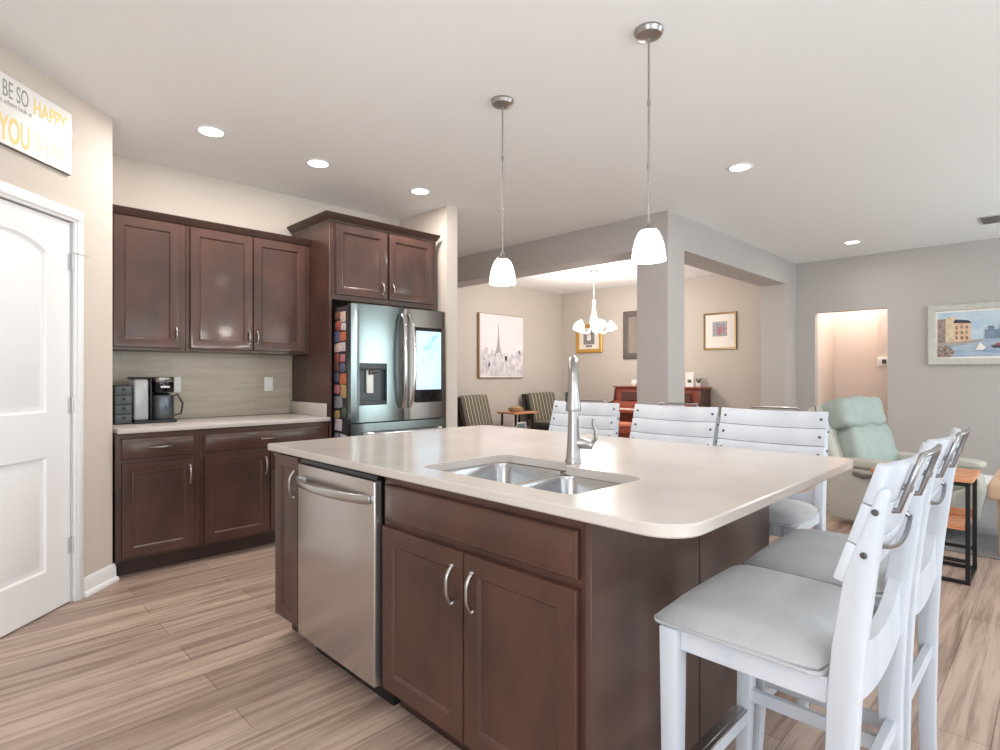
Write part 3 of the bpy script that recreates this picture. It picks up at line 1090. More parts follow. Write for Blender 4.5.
# dishwasher
t = thing('dishwasher', 'stainless steel dishwasher with curved bar handle in the island', 'dishwasher', (IX - .018, 2.342, 0), ROT)
MB().box(0.003, 0.600, 0.045, 0.60, 0.10, CT - .036).build('tub_body', M['black'], t)
m_ = MB()
m_.box(0, 0.603, 0.0, 0.038, 0.098, 0.838, 0.006, 3)
d = m_.build('door', M['steel_dw'], t)
MB().box(0.002, 0.601, 0.012, 0.044, 0.8385, CT - .040, 0.003, 1).build('control_strip', M['blackgloss'], t)
m_ = MB()
pts = [(0.02 + 0.565 * k / 16, -0.010 - 0.052 * math.sin(PI * k / 16) ** 0.6, 0.772) for k in range(17)]
m_.tube(pts, 0.0135, 12, flat=(.75, 1.25))
for xx in (.028, .577):
    m_.box(xx - .014, xx + .014, -.014, .002, .758, .786, .003, 2)
m_.build('handle', M['steel'], d)
MB().box(0.003, 0.600, 0.085, 0.60, 0.0, 0.095).build('toe_kick', M['black'], t)
t = thing('cabinet_filler', 'dark filler strip closing the gap left of the dishwasher', 'filler', (IX + .004, 2.35, 0))
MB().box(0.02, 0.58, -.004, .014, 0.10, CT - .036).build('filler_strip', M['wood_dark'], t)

# countertop with the sink cut-out
CX0, CX1, CY0, CY1 = 1.086, 2.487, 0.553, 2.627


def round_rect(x0, x1, y0, y1, rr, n=8):
    """rr: radii at (x0y0, x1y0, x1y1, x0y1), counter-clockwise"""
    out = []
    cs = [(x0, y0, 1, 1, 180), (x1, y0, -1, 1, 270), (x1, y1, -1, -1, 0), (x0, y1, 1, -1, 90)]
    for (x, y, sx, sy, a0), r in zip(cs, rr):
        for k in range(n + 1):
            a = R(a0 + 90 * k / n)
            out.append((x + sx * r + r * math.cos(a), y + sy * r + r * math.sin(a)))
    return out


# stepped sink outline (big bowl deeper towards +X)
SX0, SXA, SXB, SY0, SYM, SY1 = 1.192, 1.625, 1.562, 0.916, 1.245, 1.602
sink_out = []


def arc(cx_, cy_, r, a0, a1, n=8):
    return [(cx_ + r * math.cos(R(a0 + (a1 - a0) * k / n)), cy_ + r * math.sin(R(a0 + (a1 - a0) * k / n))) for k in range(n + 1)]


rc = 0.055
sink_out += arc(SX0 + rc, SY0 + rc, rc, 180, 270)
sink_out += arc(SXB - rc, SY0 + rc, rc, 270, 360)
sink_out += arc(SXB + .02, SYM - .02, .02, 180, 90, 4)[0:]
sink_out += arc(SXA - .02, SYM + .02, .02, 270, 360, 4)
sink_out += arc(SXA - rc, SY1 - rc, rc, 0, 90)
sink_out += arc(SX0 + rc, SY1 - rc, rc, 90, 180)
outer = round_rect(CX0, CX1, CY0, CY1, (0.10, 0.07, 0.07, 0.012))
bm = bmesh.new()


def add_loop(pts, z):
    vs = [bm.verts.new((p[0], p[1], z)) for p in pts]
    es = [bm.edges.new((vs[i], vs[(i + 1) % len(vs)])) for i in range(len(vs))]
    return vs, es


def inset(pts, d):
    cx_ = sum(p[0] for p in pts) / len(pts)
    cy_ = sum(p[1] for p in pts) / len(pts)
    out = []
    n = len(pts)
    for i in range(n):
        a = Vector(pts[i - 1]); b = Vector(pts[(i + 1) % n])
        tt = (b - a)
        if tt.length < 1e-9:
            out.append(pts[i]); continue
        tt.normalize()
        nn = Vector((-tt.y, tt.x))
        out.append((pts[i][0] + nn.x * d, pts[i][1] + nn.y * d))
    return out


ov, oe = add_loop(inset(outer, 0.004), 0.0)
iv, ie = add_loop(inset(sink_out, -0.002), 0.0)
bmesh.ops.triangle_fill(bm, use_beauty=True, use_dissolve=False, edges=oe + ie)
ov1 = [bm.verts.new((p[0], p[1], -0.004)) for p in outer]
ov2 = [bm.verts.new((p[0], p[1], -0.027)) for p in outer]
ov3 = [bm.verts.new((p[0], p[1], -0.031)) for p in inset(outer, 0.004)]
iv1 = [bm.verts.new((p[0], p[1], -0.002)) for p in sink_out]
iv2 = [bm.verts.new((p[0], p[1], -0.031)) for p in sink_out]
for A, B in ((ov, ov1), (ov1, ov2), (ov2, ov3), (iv, iv1), (iv1, iv2)):
    for k in range(len(A)):
        bm.faces.new((A[k], A[(k + 1) % len(A)], B[(k + 1) % len(A)], B[k]))
e1 = [bm.edges.get((ov3[k], ov3[(k + 1) % len(ov3)])) for k in range(len(ov3))]
e2 = [bm.edges.get((iv2[k], iv2[(k + 1) % len(iv2)])) for k in range(len(iv2))]
bmesh.ops.triangle_fill(bm, use_beauty=True, use_dissolve=False, edges=e1 + e2)
bmesh.ops.recalc_face_normals(bm, faces=bm.faces)
mb = MB(); mb.bm.free(); mb.bm = bm
o = mb.build('island_countertop', M['quartz'])
o.location = (0, 0, CT)
tag(o, 'large cream quartz island countertop with rounded corners and sink cut-out', 'countertop')


# sink: two bowls under the cut-out
def bowl(bm_, x0, x1, y0, y1, depth, r, zt=-0.033):
    loops = []
    for (ins, z, rr) in ((0.0, 0, r), (0.004, -0.01, r), (0.012, -depth + .035, r), (0.022, -depth + .010, r * .9), (0.045, -depth, r * .7)):
        pts = round_rect(x0 + ins, x1 - ins, y0 + ins, y1 - ins, (rr,) * 4, 6)
        loops.append([bm_.verts.new((p[0], p[1], zt + z)) for p in pts])
    for a, b in zip(loops[:-1], loops[1:]):
        for k in range(len(a)):
            f = bm_.faces.new((a[k], a[(k + 1) % len(a)], b[(k + 1) % len(a)], b[k]))
            f.smooth = True
    # bottom with a drain ring
    bm_.faces.new(loops[-1])
    # rim
    pts = round_rect(x0 - .012, x1 + .012, y0 - .012, y1 + .012, (r,) * 4, 6)
    rim = [bm_.verts.new((p[0], p[1], zt)) for p in pts]
    for k in range(len(rim)):
        bm_.faces.new((rim[k], rim[(k + 1) % len(rim)], loops[0][(k + 1) % len(rim)], loops[0][k]))


t = thing('sink', 'double bowl stainless steel undermount sink in the island', 'sink', (0, 0, CT))
for nm, (a, b, c, d_, dep) in (('large_bowl', (SX0 - .004, SXA - .006, SYM + .018, SY1 + .004, .20)), ('small_bowl', (SX0 - .004, SXB + .004, SY0 - .004, SYM - .010, .17))):
    bm = bmesh.new()
    bowl(bm, a, b, c, d_, dep, rc - .005)
    bmesh.ops.recalc_face_normals(bm, faces=bm.faces)
    mb = MB(); mb.bm.free(); mb.bm = bm
    bo = mb.build(nm, M['sinksteel'], t)
    dm = MB().lathe([(0, .002), (.020, .002), (.028, .004), (.042, .004), (.044, .0015)], 24, c=((a + b) / 2, (c + d_) / 2, -.033 - dep))
    dm.build('drain', M['steel_dark'], bo)
t2 = thing('sink_rack', 'thin steel wire rack lying in the large sink bowl', 'rack', (1.41, 1.43, CT - .225))
m_ = MB()
ring = round_rect(-.15, .15, -.12, .12, (.05,) * 4, 5)
m_.tube([(p[0], p[1], .02) for p in ring] + [(ring[0][0], ring[0][1], .02)], .003, 6)
for k in range(-5, 6):
    m_.tube([(k * .026, -.119, .0195), (k * .026, .119, .0195)], .002, 6)
m_.build('wire_grid', M['chrome'], t2)
m_ = MB()
for sx in (-1, 1):
    for sy in (-1, 1):
        m_.tube([(sx * .135, sy * .105, .02), (sx * .135, sy * .105, -.006)], .0035, 6)
m_.build('feet', M['chrome'], t2)

# faucet, its spout turned towards the camera side
fa = thing('kitchen_faucet', 'tall brushed nickel pull-down faucet behind the island sink', 'faucet', (1.645, 1.265, CT + .0005))
# local +x is the spout direction after this rotation
fa.rotation_euler = (0, 0, math.atan2(-1.265, -1.645))
m_ = MB()
m_.lathe([(0, 0), (.031, 0), (.031, .006), (.027, .012), (.024, .05), (.0205, .12), (.0180, .20), (.0168, .25), (.0165, .262), (0, .262)], 26)
m_.build('body', M['nickel'], fa)
m_ = MB()
pts = [(0, 0, .262)]
for k in range(0, 13):
    a = PI * k / 12
    pts.append((.078 - .078 * math.cos(a), 0, .292 + .078 * math.sin(a)))
m_.tube(pts, .0168, 16)
m_.build('spout', M['nickel'], fa)
m_ = MB()
m_.lathe([(.0168, .305), (.0178, .303), (.0170, .280), (.0245, .218), (.0265, .203), (.0250, .197), (0, .196)], 24, c=(.156, 0, 0))
sp = m_.build('spray_head', M['nickel'], fa)
MB().box(.148, .164, -.0275, -.018, .228, .262, .003, 2).build('spray_button', M['black'], sp)
m_ = MB()
m_.tube([(0, .012, .072), (0, .035, .070), (0, .060, .064)], [.020, .021, .017], 14)
m_.lathe([(.016, -.004), (.0175, 0), (.0175, .012), (0, .018)], 14, mtx=Matrix.Translation((0, .056, .064)) @ Matrix.Rotation(R(-90), 4, 'X'))
m_.tube([(0, .066, .064), (0, .080, .085), (0, .080, .115), (0, .071, .140), (0, .072, .162)], [.009, .0095, .0075, .0075, .006], 12, flat=(1.3, .8))
m_.build('lever_handle', M['nickel'], fa)


# ------------------------------------------------------------------ counter chairs
def ladder_profile(side_pts):
    """outline in (y, z) from front list and back list"""
    return [(f, z) for (z, f, b) in side_pts] + [(b, z) for (z, f, b) in reversed(side_pts)]


def make_chair(label, group):
    t = thing('counter_chair', label, 'chair', (0, 0, 0), 0, group)
    # origin: floor, centre of the seat; +y is the front of the chair
    # rear posts / legs, sabre curved
    side = [(0.0, -.180, -.222), (0.12, -.175, -.219), (.28, -.176, -.222), (.45, -.173, -.225), (.60, -.178, -.232), (.70, -.186, -.240), (.83, -.205, -.255),
            (.90, -.226, -.263), (.974, -.250, -.274), (1.000, -.2585, -.278), (1.012, -.263, -.274)]
    for s in (-1, 1):
        m_ = MB()
        xa, xb = (-.24, -.205) if s < 0 else (.205, .24)
        m_.prism(ladder_profile(side), 'x', xa, xb, r=0.004, seg=2)
        m_.build('rear_leg', M['chairwhite'], t)
    # front legs, slightly splayed and tapered
    for s in (-1, 1):
        m_ = MB()
        bm = bmesh.new()
        top = [(s * .247, .175), (s * .195, .175), (s * .195, .130), (s * .247, .130)]
        mid = [(s * .243, .172), (s * .196, .172), (s * .196, .134), (s * .243, .134)]
        bot = [(s * .247, .186), (s * .212, .186), (s * .212, .153), (s * .247, .153)]
        ls = [[bm.verts.new((p[0], p[1], z)) for p in pp] for pp, z in ((bot, 0), (mid, .32), (top, .628))]
        for a, b in zip(ls[:-1], ls[1:]):
            for k in range(4):
                bm.faces.new((a[k], a[(k + 1) % 4], b[(k + 1) % 4], b[k]))
        bm.faces.new(ls[0]); bm.faces.new(ls[-1])
        bmesh.ops.recalc_face_normals(bm, faces=bm.faces)
        bmesh.ops.bevel(bm, geom=[e for e in bm.edges], offset=.003, segments=2, profile=.5, affect='EDGES')
        for f in bm.faces:
            f.smooth = True
        m_._merge(bm)
        m_.build('front_leg', M['chairwhite'], t)
    # aprons
    m_ = MB()
    for s in (-1, 1):
        m_.box(s * .218 - .011, s * .218 + .011, -.178, .131, .578, .629, .002, 1)
    m_.box(-.195, .195, .145, .168, .578, .629, .002, 1)
    m_.build('seat_frame', M['chairwhite'], t)
    # rear curved rail between the posts (top edge dips in the middle)
    n = 16
    outl = []
    for k in range(n + 1):
        x = -.205 + .41 * k / n
        outl.append((x, .665 + .055 * (abs(x) / .205) ** 2.2))
    for k in range(n, -1, -1):
        x = -.205 + .41 * k / n
        outl.append((x, .560 + .03 * (abs(x) / .205) ** 2))
    m_ = MB()
    m_.prism(outl, 'y', -.222, -.196)
    m_.build('back_rail', M['chairwhite'], t)
    # cushion
    bm = bmesh.new()
    nx, ny = 14, 12
    x0, x1, y0, y1 = -.243, .243, -.172, .20

    def se(a, p=6.0):
        return (1 - abs(a) ** p)
    g = []
    for j in range(ny + 1):
        row = []
        v = -1 + 2 * j / ny
        for i in range(nx + 1):
            u_ = -1 + 2 * i / nx
            # round corners
            k_ = 1 - .06 * (abs(u_) ** 6) * (abs(v) ** 6)
            x = (x0 + x1) / 2 + (x1 - x0) / 2 * u_ * k_ * (1 + .015 * v)
            y = (y0 + y1) / 2 + (y1 - y0) / 2 * v * k_
            z = .642 + .042 * max(0, se(u_, 4)) ** .45 * max(0, se(v, 4)) ** .45
            row.append(bm.verts.new((x, y, z)))
        g.append(row)
    for j in range(ny):
        for i in range(nx):
            f = bm.faces.new((g[j][i], g[j][i + 1], g[j + 1][i + 1], g[j + 1][i]))
            f.smooth = True
    per = [g[0][i] for i in range(nx + 1)] + [g[j][nx] for j in range(1, ny + 1)] + [g[ny][i] for i in range(nx - 1, -1, -1)] + [g[j][0] for j in range(ny - 1, 0, -1)]
    low = [bm.verts.new((v.co.x * .985, v.co.y * .985, .630)) for v in per]
    for k in range(len(per)):
        f = bm.faces.new((per[k], per[(k + 1) % len(per)], low[(k + 1) % len(per)], low[k]))
        f.smooth = True
    bm.faces.new(low)
    bmesh.ops.recalc_face_normals(bm, faces=bm.faces)
    mb = MB(); mb.bm.free(); mb.bm = bm
    cu = mb.build('seat_cushion', M['seatfab'], t)
    m_ = MB()
    pp = [(v[0], v[1], .6335) for v in round_rect(-.240, .240, -.169, .198, (.025,) * 4, 4)]
    m_.tube(pp + [pp[0]], .0045, 8)
    m_.build('welt_cord', M['seatfab'], cu)
    # three slats on the front of the posts, leaning back and bowed in plan
    ang = math.atan2(-.072, .225)
    z0, yf = .83, -.187
    mt = Matrix.Translation((0, yf, z0)) @ Matrix.Rotation(-ang, 4, 'X')
    BOW, SW = .021, .238

    def bow(x):
        return -BOW * (1 - (x / SW) ** 2)
    for k in range(3):
        L = .241 / 3
        a = k * L + .001
        n = 14
        xs = [-SW + 2 * SW * q / n for q in range(n + 1)]
        outl = [(x, bow(x)) for x in xs] + [(x, bow(x) - .019) for x in reversed(xs)]
        m_ = MB()
        m_.prism(outl, 'z', a, a + L - .002, r=.0022, seg=2, mtx=mt)
        s_ = m_.build('back_slat', M['chairwhite'], t)
        for s in (-1, 1):
            b_ = MB()
            b_.lathe([(.0065, 0), (.0065, .002), (.003, .004), (0, .004)], 12, mtx=mt @ Matrix.Translation((s * .215, bow(.215) + .0003, a + L / 2)) @ Matrix.Rotation(R(-90), 4, 'X'))
            b_.build('bolt', M['bolt'], s_)
    # bolts in the outer sides of the posts
    for s in (-1, 1):
        for (y, z) in ((-.258, .968), (-.240, .885)):
            b_ = MB()
            b_.lathe([(.0062, 0), (.0062, .002), (.004, .004), (0, .004)], 14, mtx=Matrix.Translation((s * .24, y, z)) @ Matrix.Rotation(R(90 * s), 4, 'Y'))
            b_.build('side_bolt', M['bolt'], t)
    # carry handle behind the top slats
    m_ = MB()
    yb = bow(.115) - .019
    yh = yb - .0095
    hp = [(-.115, yb + .001, .138), (-.115, yh, .143), (-.115, yh, .20), (-.113, yh, .248), (-.104, yh, .260), (-.05, yh - .005, .262), (.05, yh - .005, .262), (.104, yh, .260), (.113, yh, .248), (.115, yh, .20), (.115, yh, .143), (.115, yb + .001, .138)]
    m_.tube(hp, .0058, 10, mtx=mt)
    for s in (-1, 1):
        m_.tube([(s * .115, yh, .186), (s * .115, yh, .198)], .0080, 10, mtx=mt)
        m_.tube([(s * .115, yb, .190), (s * .115, yh, .190)], .006, 8, mtx=mt)
    m_.build('carry_handle', M['handle_grey'], t)
    m_ = MB()
    hp = [(-.16 + .32 * k / 14, bow(-.16 + .32 * k / 14) - .029 - .006 * math.sin(PI * k / 14), .074 - .022 * math.sin(PI * k / 14)) for k in range(15)]
    hp = [(-.16, bow(.16) - .018, .078)] + hp + [(.16, bow(.16) - .018, .078)]
    m_.tube(hp, .0052, 10, mtx=mt, flat=(.8, 1.2))
    m_.build('curved_grip', M['handle_grey'], t)
    # stretchers and foot rest
    m_ = MB()
    for s in (-1, 1):
        m_.box(s * .216 - .009, s * .216 + .009, -.178, .140, .275, .312, .002, 1)
    m_.box(-.205, .205, -.212, -.190, .335, .372, .002, 1)
    m_.build('stretcher', M['chairwhite'], t)
    m_ = MB()
    m_.box(-.200, .200, .146, .172, .205, .250, .002, 1)
    fr = m_.build('foot_rail', M['chairwhite'], t)
    m_ = MB()
    m_.box(-.196, .196, .140, .178, .2505, .256, .001, 1)
    m_.box(-.196, .196, .151, .167, .256, .259, .001, 1)
    m_.build('metal_foot_plate', M['steel'], fr)
    return t


G1, G2 = 'white counter chairs at the near end of the island', 'white counter chairs behind the island'
ch = make_chair('nearest white counter chair with pale grey seat at the island end', G1)
ch.location = (1.454, 0.50, 0)
dup(ch, (2.000, 0.50, 0), 0, 'second white counter chair at the island end, behind the nearest chair', G1)
dup(ch, (2.525, 0.972, 0), R(90), 'rightmost white counter chair behind the island, beside the recliner', G2)
dup(ch, (2.525, 1.468, 0), R(90), 'middle of three white counter chairs behind the island', G2)
dup(ch, (2.525, 2.055, 0), R(90), 'leftmost white counter chair behind the island, right of the faucet', G2)

# ------------------------------------------------------------------ pendants, downlights, chandelier


def make_pendant(label):
    t = thing('pendant_light', label, 'pendant light', (0, 0, CEIL), 0, 'pendant lights over the island')
    MB().lathe([(0, -.001), (.062, -.001), (.064, -.010), (.055, -.026), (.030, -.034), (.012, -.036), (0, -.036)], 26).build('canopy', M['nickel'], t)
    m_ = MB()
    m_.tube([(0, 0, -.030), (0, 0, -.846)], .0045, 10)
    for z in (-.32, -.60):
        m_.tube([(0, 0, z - .012), (0, 0, z + .012)], .0075, 10)
    m_.build('stem', M['nickel'], t)
    m_ = MB()
    m_.lathe([(0, -0.838), (.010, -0.840), (.014, -0.858), (.030, -0.870), (.036, -0.882), (.034, -0.890), (0, -0.890)], 24)
    m_.build('shade_cap', M['nickel'], t)
    m_ = MB()
    m_.lathe([(.031, -0.879), (.044, -0.891), (.056, -0.916), (.066, -0.951), (.0725, -0.991), (.074, -1.016), (.071, -1.016), (.069, -0.991), (.062, -0.951), (.05, -0.916), (.031, -0.887)], 32)
    m_.build('glass_shade', M['shade'], t)
    m_ = MB()
    m_.lathe([(0, -0.892), (.014, -0.896), (.026, -0.931), (.022, -0.961), (0, -0.971)], 16)
    m_.build('bulb', M['shade'], t)
    return t


P1 = (2.20, 2.19)
P2 = (2.215, 1.288)
pd = make_pendant('farther pendant light with white glass shade over the island')
pd.location = (P1[0] + .01, P1[1], CEIL)
dup(pd, (P2[0], P2[1], CEIL), 0, 'nearer pendant light with white glass shade in front of the column')
for i, p in enumerate((P1, P2)):
    point_light('pendant_glow', (p[0], p[1], 1.68), 8, WARM, .05)


def make_downlight(label):
    t = thing('recessed_light', label, 'ceiling light', (0, 0, CEIL), 0, 'recessed ceiling lights')
    MB().lathe([(.068, -.0005), (.088, -.0005), (.090, -.003), (.086, -.006), (.070, -.007), (.068, -.003)], 28).build('trim_ring', M['trim'], t)
    MB().lathe([(0, -.0045), (.068, -.0045), (.068, -.002), (0, -.002)], 28).build('lens', M['lampdisc'], t)
    return t


DL = [((211, 131), 'leftmost recessed ceiling light near the pantry wall', 10),
      ((318, 163), 'recessed ceiling light in front of the wall cabinets, second from left', 8),
      ((420, 191), 'recessed ceiling light beside the refrigerator wall', 9),
      ((740, 167), 'recessed ceiling light to the right of the column', 7),
      ((852, 242), 'recessed ceiling light near the far living room wall', 5)]
src = None
for (px, lab, pw) in DL:
    x, y = ceil_pt(*px)
    if src is None:
        src = make_downlight(lab)
        src.location = (x, y, CEIL)
    else:
        dup(src, (x, y, CEIL), 0, lab)
    area_light('downlight_beam', (x, y, CEIL - .012), (0, 0, 0), .13, .13, pw, WARM, 'DISK')
# light from the fittings that are behind the camera
for (x, y) in ((0.3, -0.9), (3.2, -0.8), (-0.5, 0.8), (6.0, -0.6)):
    area_light('downlight_beam', (x, y, CEIL - .012), (0, 0, 0), .13, .13, 8, WARM, 'DISK')

# chandelier in the dining room
CHX, CHY = 6.71, 4.79
t = thing('chandelier', 'white five-arm chandelier with upturned glass shades in the dining room', 'chandelier', (CHX, CHY, CEIL))
MB().lathe([(0, -.001), (.07, -.001), (.072, -.012), (.05, -.03), (.015, -.036), (0, -.036)], 24).build('canopy', M['nickel'], t)
m_ = MB()
m_.tube([(0, 0, -.03), (0, 0, -.28)], .006, 8)
for k in range(5):
    z = -.28 - k * .03
    m_.tube([(.012 * math.cos(a + k * PI / 2) * (1 if k % 2 else .4), .012 * math.sin(a), z - .018 + .0) for a in [2 * PI * q / 8 for q in range(9)]], .003, 6)
m_.tube([(0, 0, -.28), (0, 0, -.44)], .005, 8)
m_.build('hanging_rod', M['white_gloss'], t)
m_ = MB()
m_.lathe([(0, -.42), (.020, -.43), (.028, -.46), (.018, -.50), (.022, -.56), (.036, -.62), (.052, -.70), (.060, -.76), (.050, -.80), (.024, -.83), (.034, -.85), (.024, -.88), (0, -.90)], 24)
m_.build('centre_column', M['white_gloss'], t)
for k in range(5):
    a = 2 * PI * k / 5 + .35
    c, s = math.cos(a), math.sin(a)
    m_ = MB()
    m_.tube([(c * .04, s * .04, -.80), (c * .08, s * .08, -.90), (c * .15, s * .15, -.915), (c * .19, s * .19, -.89), (c * .20, s * .20, -.86)], .009, 8)
    ar = m_.build('arm', M['white_gloss'], t)
    mt = Matrix.Translation((c * .200, s * .200, -.870)) @ Matrix.Rotation(a, 4, 'Z') @ Matrix.Rotation(R(48), 4, 'Y')
    MB().lathe([(.018, 0), (.040, .012), (.058, .045), (.066, .085), (.080, .115), (.077, .115), (.062, .085), (.054, .045), (.038, .016), (0, .008)], 20, mtx=mt).build('glass_shade', M['shade'], ar)
point_light('chandelier_glow', (CHX, CHY, 2.10), 85, WARM, .12)
point_light('chandelier_glow', (CHX, CHY, 1.72), 16, WARM, .12)
point_light('hall_glow', (8.85, 2.0, 2.45), 17, (1, .88, .80), .10)
point_light('hall_glow', (8.8, 1.2, 2.3), 9, (1, .88, .80), .10)

# ceiling vent
t = thing('ceiling_vent', 'white slatted air vent in the living room ceiling', 'vent', (*ceil_pt(992, 219), CEIL), 0)
m_ = MB()
m_.box(-.17, .17, -.095, .095, -.008, -.001, .002, 1)
m_.build('frame', M['bronze'], t)
m_ = MB()
for k in range(9):
    m_.box(-.15, .15, -.078 + k * .0175, -.066 + k * .0175, -.014, -.0085, .001, 1)
m_.build('louvre', M['steel_dark'], t)


# ------------------------------------------------------------------ wall art
def frame_thing(name, label, cat, loc, rotz, w, h, fw, fd, fmat, inner, art=None, artmats=None, lip=None):
    """origin at the picture's lower left corner on the wall; local x right, z up, faces -y"""
    t = thing(name, label, cat, loc, rotz)
    m_ = MB()
    bm = bmesh.new()
    prof = [(0, 0), (0, -fd * .8), (fw * .15, -fd), (fw * .75, -fd * .85), (fw, -fd * .55), (fw, 0)]
    cs = [(0, 0, 1, 1), (w, 0, -1, 1), (w, h, -1, -1), (0, h, 1, -1)]
    loops = [[bm.verts.new((x + sx * p[0], p[1], z + sz * p[0])) for p in prof] for (x, z, sx, sz) in cs]
    for i in range(4):
        a, b = loops[i], loops[(i + 1) % 4]
        for k in range(len(prof)):
            bm.faces.new((a[k], a[(k + 1) % len(prof)], b[(k + 1) % len(prof)], b[k]))
    bmesh.ops.recalc_face_normals(bm, faces=bm.faces)
    m_._merge(bm)
    m_.build('frame', fmat, t)
    MB().box(fw, w - fw, -fd * .4, -.001, fw, h - fw).build('backing' if art else 'mirror_glass', inner, t)
    if art:
        m_ = MB()
        for i, (pts, mi) in enumerate(art):
            y = -fd * .4 - .0006 * (i + 1)
            m_.prism(pts, 'y', y, y + .0005, mi=mi)
        m_.build('picture', artmats, t)
    return t


def rect(x0, x1, z0, z1):
    return [(x0, z0), (x1, z0), (x1, z1), (x0, z1)]


W8 = XF - .001
# canvas with tower on the dining room left wall
t = thing('tower_painting', 'large pale canvas of a tower above a misty city on the dining wall', 'painting', (6.145, YD - .001, 1.17))
MB().box(0, 1.06, -.045, 0, 0, 1.06, .002, 1).build('stretcher_edge', M['canvas_edge'], t)
cw, chh = 1.06, 1.06
m_ = MB()
y = -.0455
m_.prism(rect(.025, cw - .01, .012, chh - .012), 'y', y - .0005, y, mi=0)
rng = random.Random(3)
pts = [(.03, .03), (1.04, .03)]
n = 26
for k in range(n + 1):
    x = 1.04 - 1.01 * k / n
    pts.append((x, .40 + .10 * rng.random() + .06 * math.cos(x * 5)))
m_.prism(pts, 'y', y - .0012, y - .0007, mi=1)
for k in range(40):
    x = .05 + rng.random() * .92
    z = .05 + rng.random() * .40
    if abs(x - .44) < .11 and z > .12:
        continue
    m_.prism(rect(x, x + .02 + .04 * rng.random(), z, z + .03 + .07 * rng.random()), 'y', y - .0018, y - .0014, mi=2 if k % 2 else 0)
cxx = .44
tower = [(cxx - .10, .36), (cxx - .06, .36), (cxx - .035, .42), (cxx + .035, .42), (cxx + .06, .36), (cxx + .10, .36), (cxx + .055, .46), (cxx + .028, .56), (cxx + .014, .70), (cxx + .006, .90),
         (cxx - .006, .90), (cxx - .014, .70), (cxx - .028, .56), (cxx - .055, .46)]
m_.prism(tower, 'y', y - .0024, y - .002, mi=3)
m_.build('canvas', [M['canvas_sky'], M['canvas_city'], M['canvas_city2'], M['canvas_tower']], t)

# gold picture behind the chandelier, mirror, abstract print, seaside painting (all on the far wall, facing -X)
frame_thing('gold_picture', 'small gold framed picture behind the chandelier', 'picture', (W8, 6.30, 1.62), ROT, .57, .52, .07, .04, M['gold'], M['mat_white'],
            [(rect(.16, .40, .15, .40), 0), (rect(.21, .35, .10, .14), 0), (rect(.24, .32, .22, .33), 1)], [M['print_grey'], M['mat_white']])
frame_thing('wall_mirror', 'grey beaded frame mirror partly hidden by the column', 'mirror', (W8, 5.30, 1.49), ROT, .62, .81, .10, .035, M['mirrorframe'], M['mirror'])
frame_thing('framed_print', 'gold framed abstract print with wide white mat on the dining wall', 'picture', (W8, 3.877, 1.60), ROT, .50, .555, .028, .03, M['goldthin'], M['mat_white'],
            [(rect(.14, .36, .20, .42), 0), ([(.20, .24), (.25, .21), (.29, .27), (.27, .36), (.22, .33)], 1), ([(.30, .24), (.34, .30), (.31, .36)], 1)], [M['print_col'], M['print_pink']])
pw, ph, s0 = 1.12, .70, .075
ax0, ax1, az0, az1 = s0 + .018, pw - s0 - .018, s0 + .018, ph - s0 - .018
art = [(rect(s0, pw - s0, s0, ph - s0), 9), (rect(ax0, ax1, az0, az1), 0), (rect(ax0, ax1, az0, az0 + .20), 1)]
art += [(rect(ax0 + .06, ax0 + .17, az0 + .16, az0 + .46), 3), (rect(ax0 + .15, ax0 + .30, az0 + .16, az0 + .39), 2),
        ([(ax0 + .14, az0 + .39), (ax0 + .31, az0 + .38), (ax0 + .28, az0 + .415), (ax0 + .16, az0 + .43)], 7),
        (rect(ax0, ax0 + .075, az0 + .16, az0 + .44), 4)]
for k in range(3):
    for j in range(3):
        art.append((rect(ax0 + .165 + .045 * k, ax0 + .185 + .045 * k, az0 + .20 + .06 * j, az0 + .235 + .06 * j), 4))
art += [([(ax0, az0 + .13), (ax0 + .22, az0 + .14), (ax0 + .40, az0 + .18), (ax0 + .40, az0 + .195), (ax0 + .22, az0 + .175), (ax0, az0 + .165)], 6),
        ([(ax0, az0), (ax0 + .12, az0), (ax0 + .16, az0 + .06), (ax0 + .10, az0 + .13), (ax0, az0 + .13)], 4)]
art += [(rect(ax0 + .42, ax0 + .78, az0 + .20, az0 + .30), 5), (rect(ax0 + .45, ax0 + .50, az0 + .30, az0 + .34), 5),
        ([(ax0 + .54, az0 + .30), (ax0 + .56, az0 + .38), (ax0 + .60, az0 + .42), (ax0 + .64, az0 + .38), (ax0 + .66, az0 + .30)], 5),
        ([(ax0 + .68, az0 + .30), (ax0 + .71, az0 + .37), (ax0 + .74, az0 + .30)], 5)]
art += [([(ax0 + .47, az0 + .12), (ax0 + .50, az0 + .095), (ax0 + .62, az0 + .095), (ax0 + .68, az0 + .14), (ax0 + .62, az0 + .12), (ax0 + .50, az0 + .12)], 7),
        ([(ax0 + .50, az0 + .121), (ax0 + .61, az0 + .121), (ax0 + .60, az0 + .15), (ax0 + .52, az0 + .15)], 8),
        ([(ax0 + .34, az0 + .08), (ax0 + .38, az0 + .16), (ax0 + .43, az0 + .10), (ax0 + .40, az0 + .07)], 9)]
frame_thing('harbour_painting', 'framed painting of houses, boats and domed church by blue water', 'painting', (W8, 1.123, 1.335), ROT, pw, ph, s0, .045, M['frame_sage'], M['mat_white'], art,
            [M['p_sky'], M['p_water'], M['p_ochre'], M['p_cream'], M['p_dark'], M['p_slate'], M['p_quay'], M['p_boat'], M['p_red'], M['mat_white']])

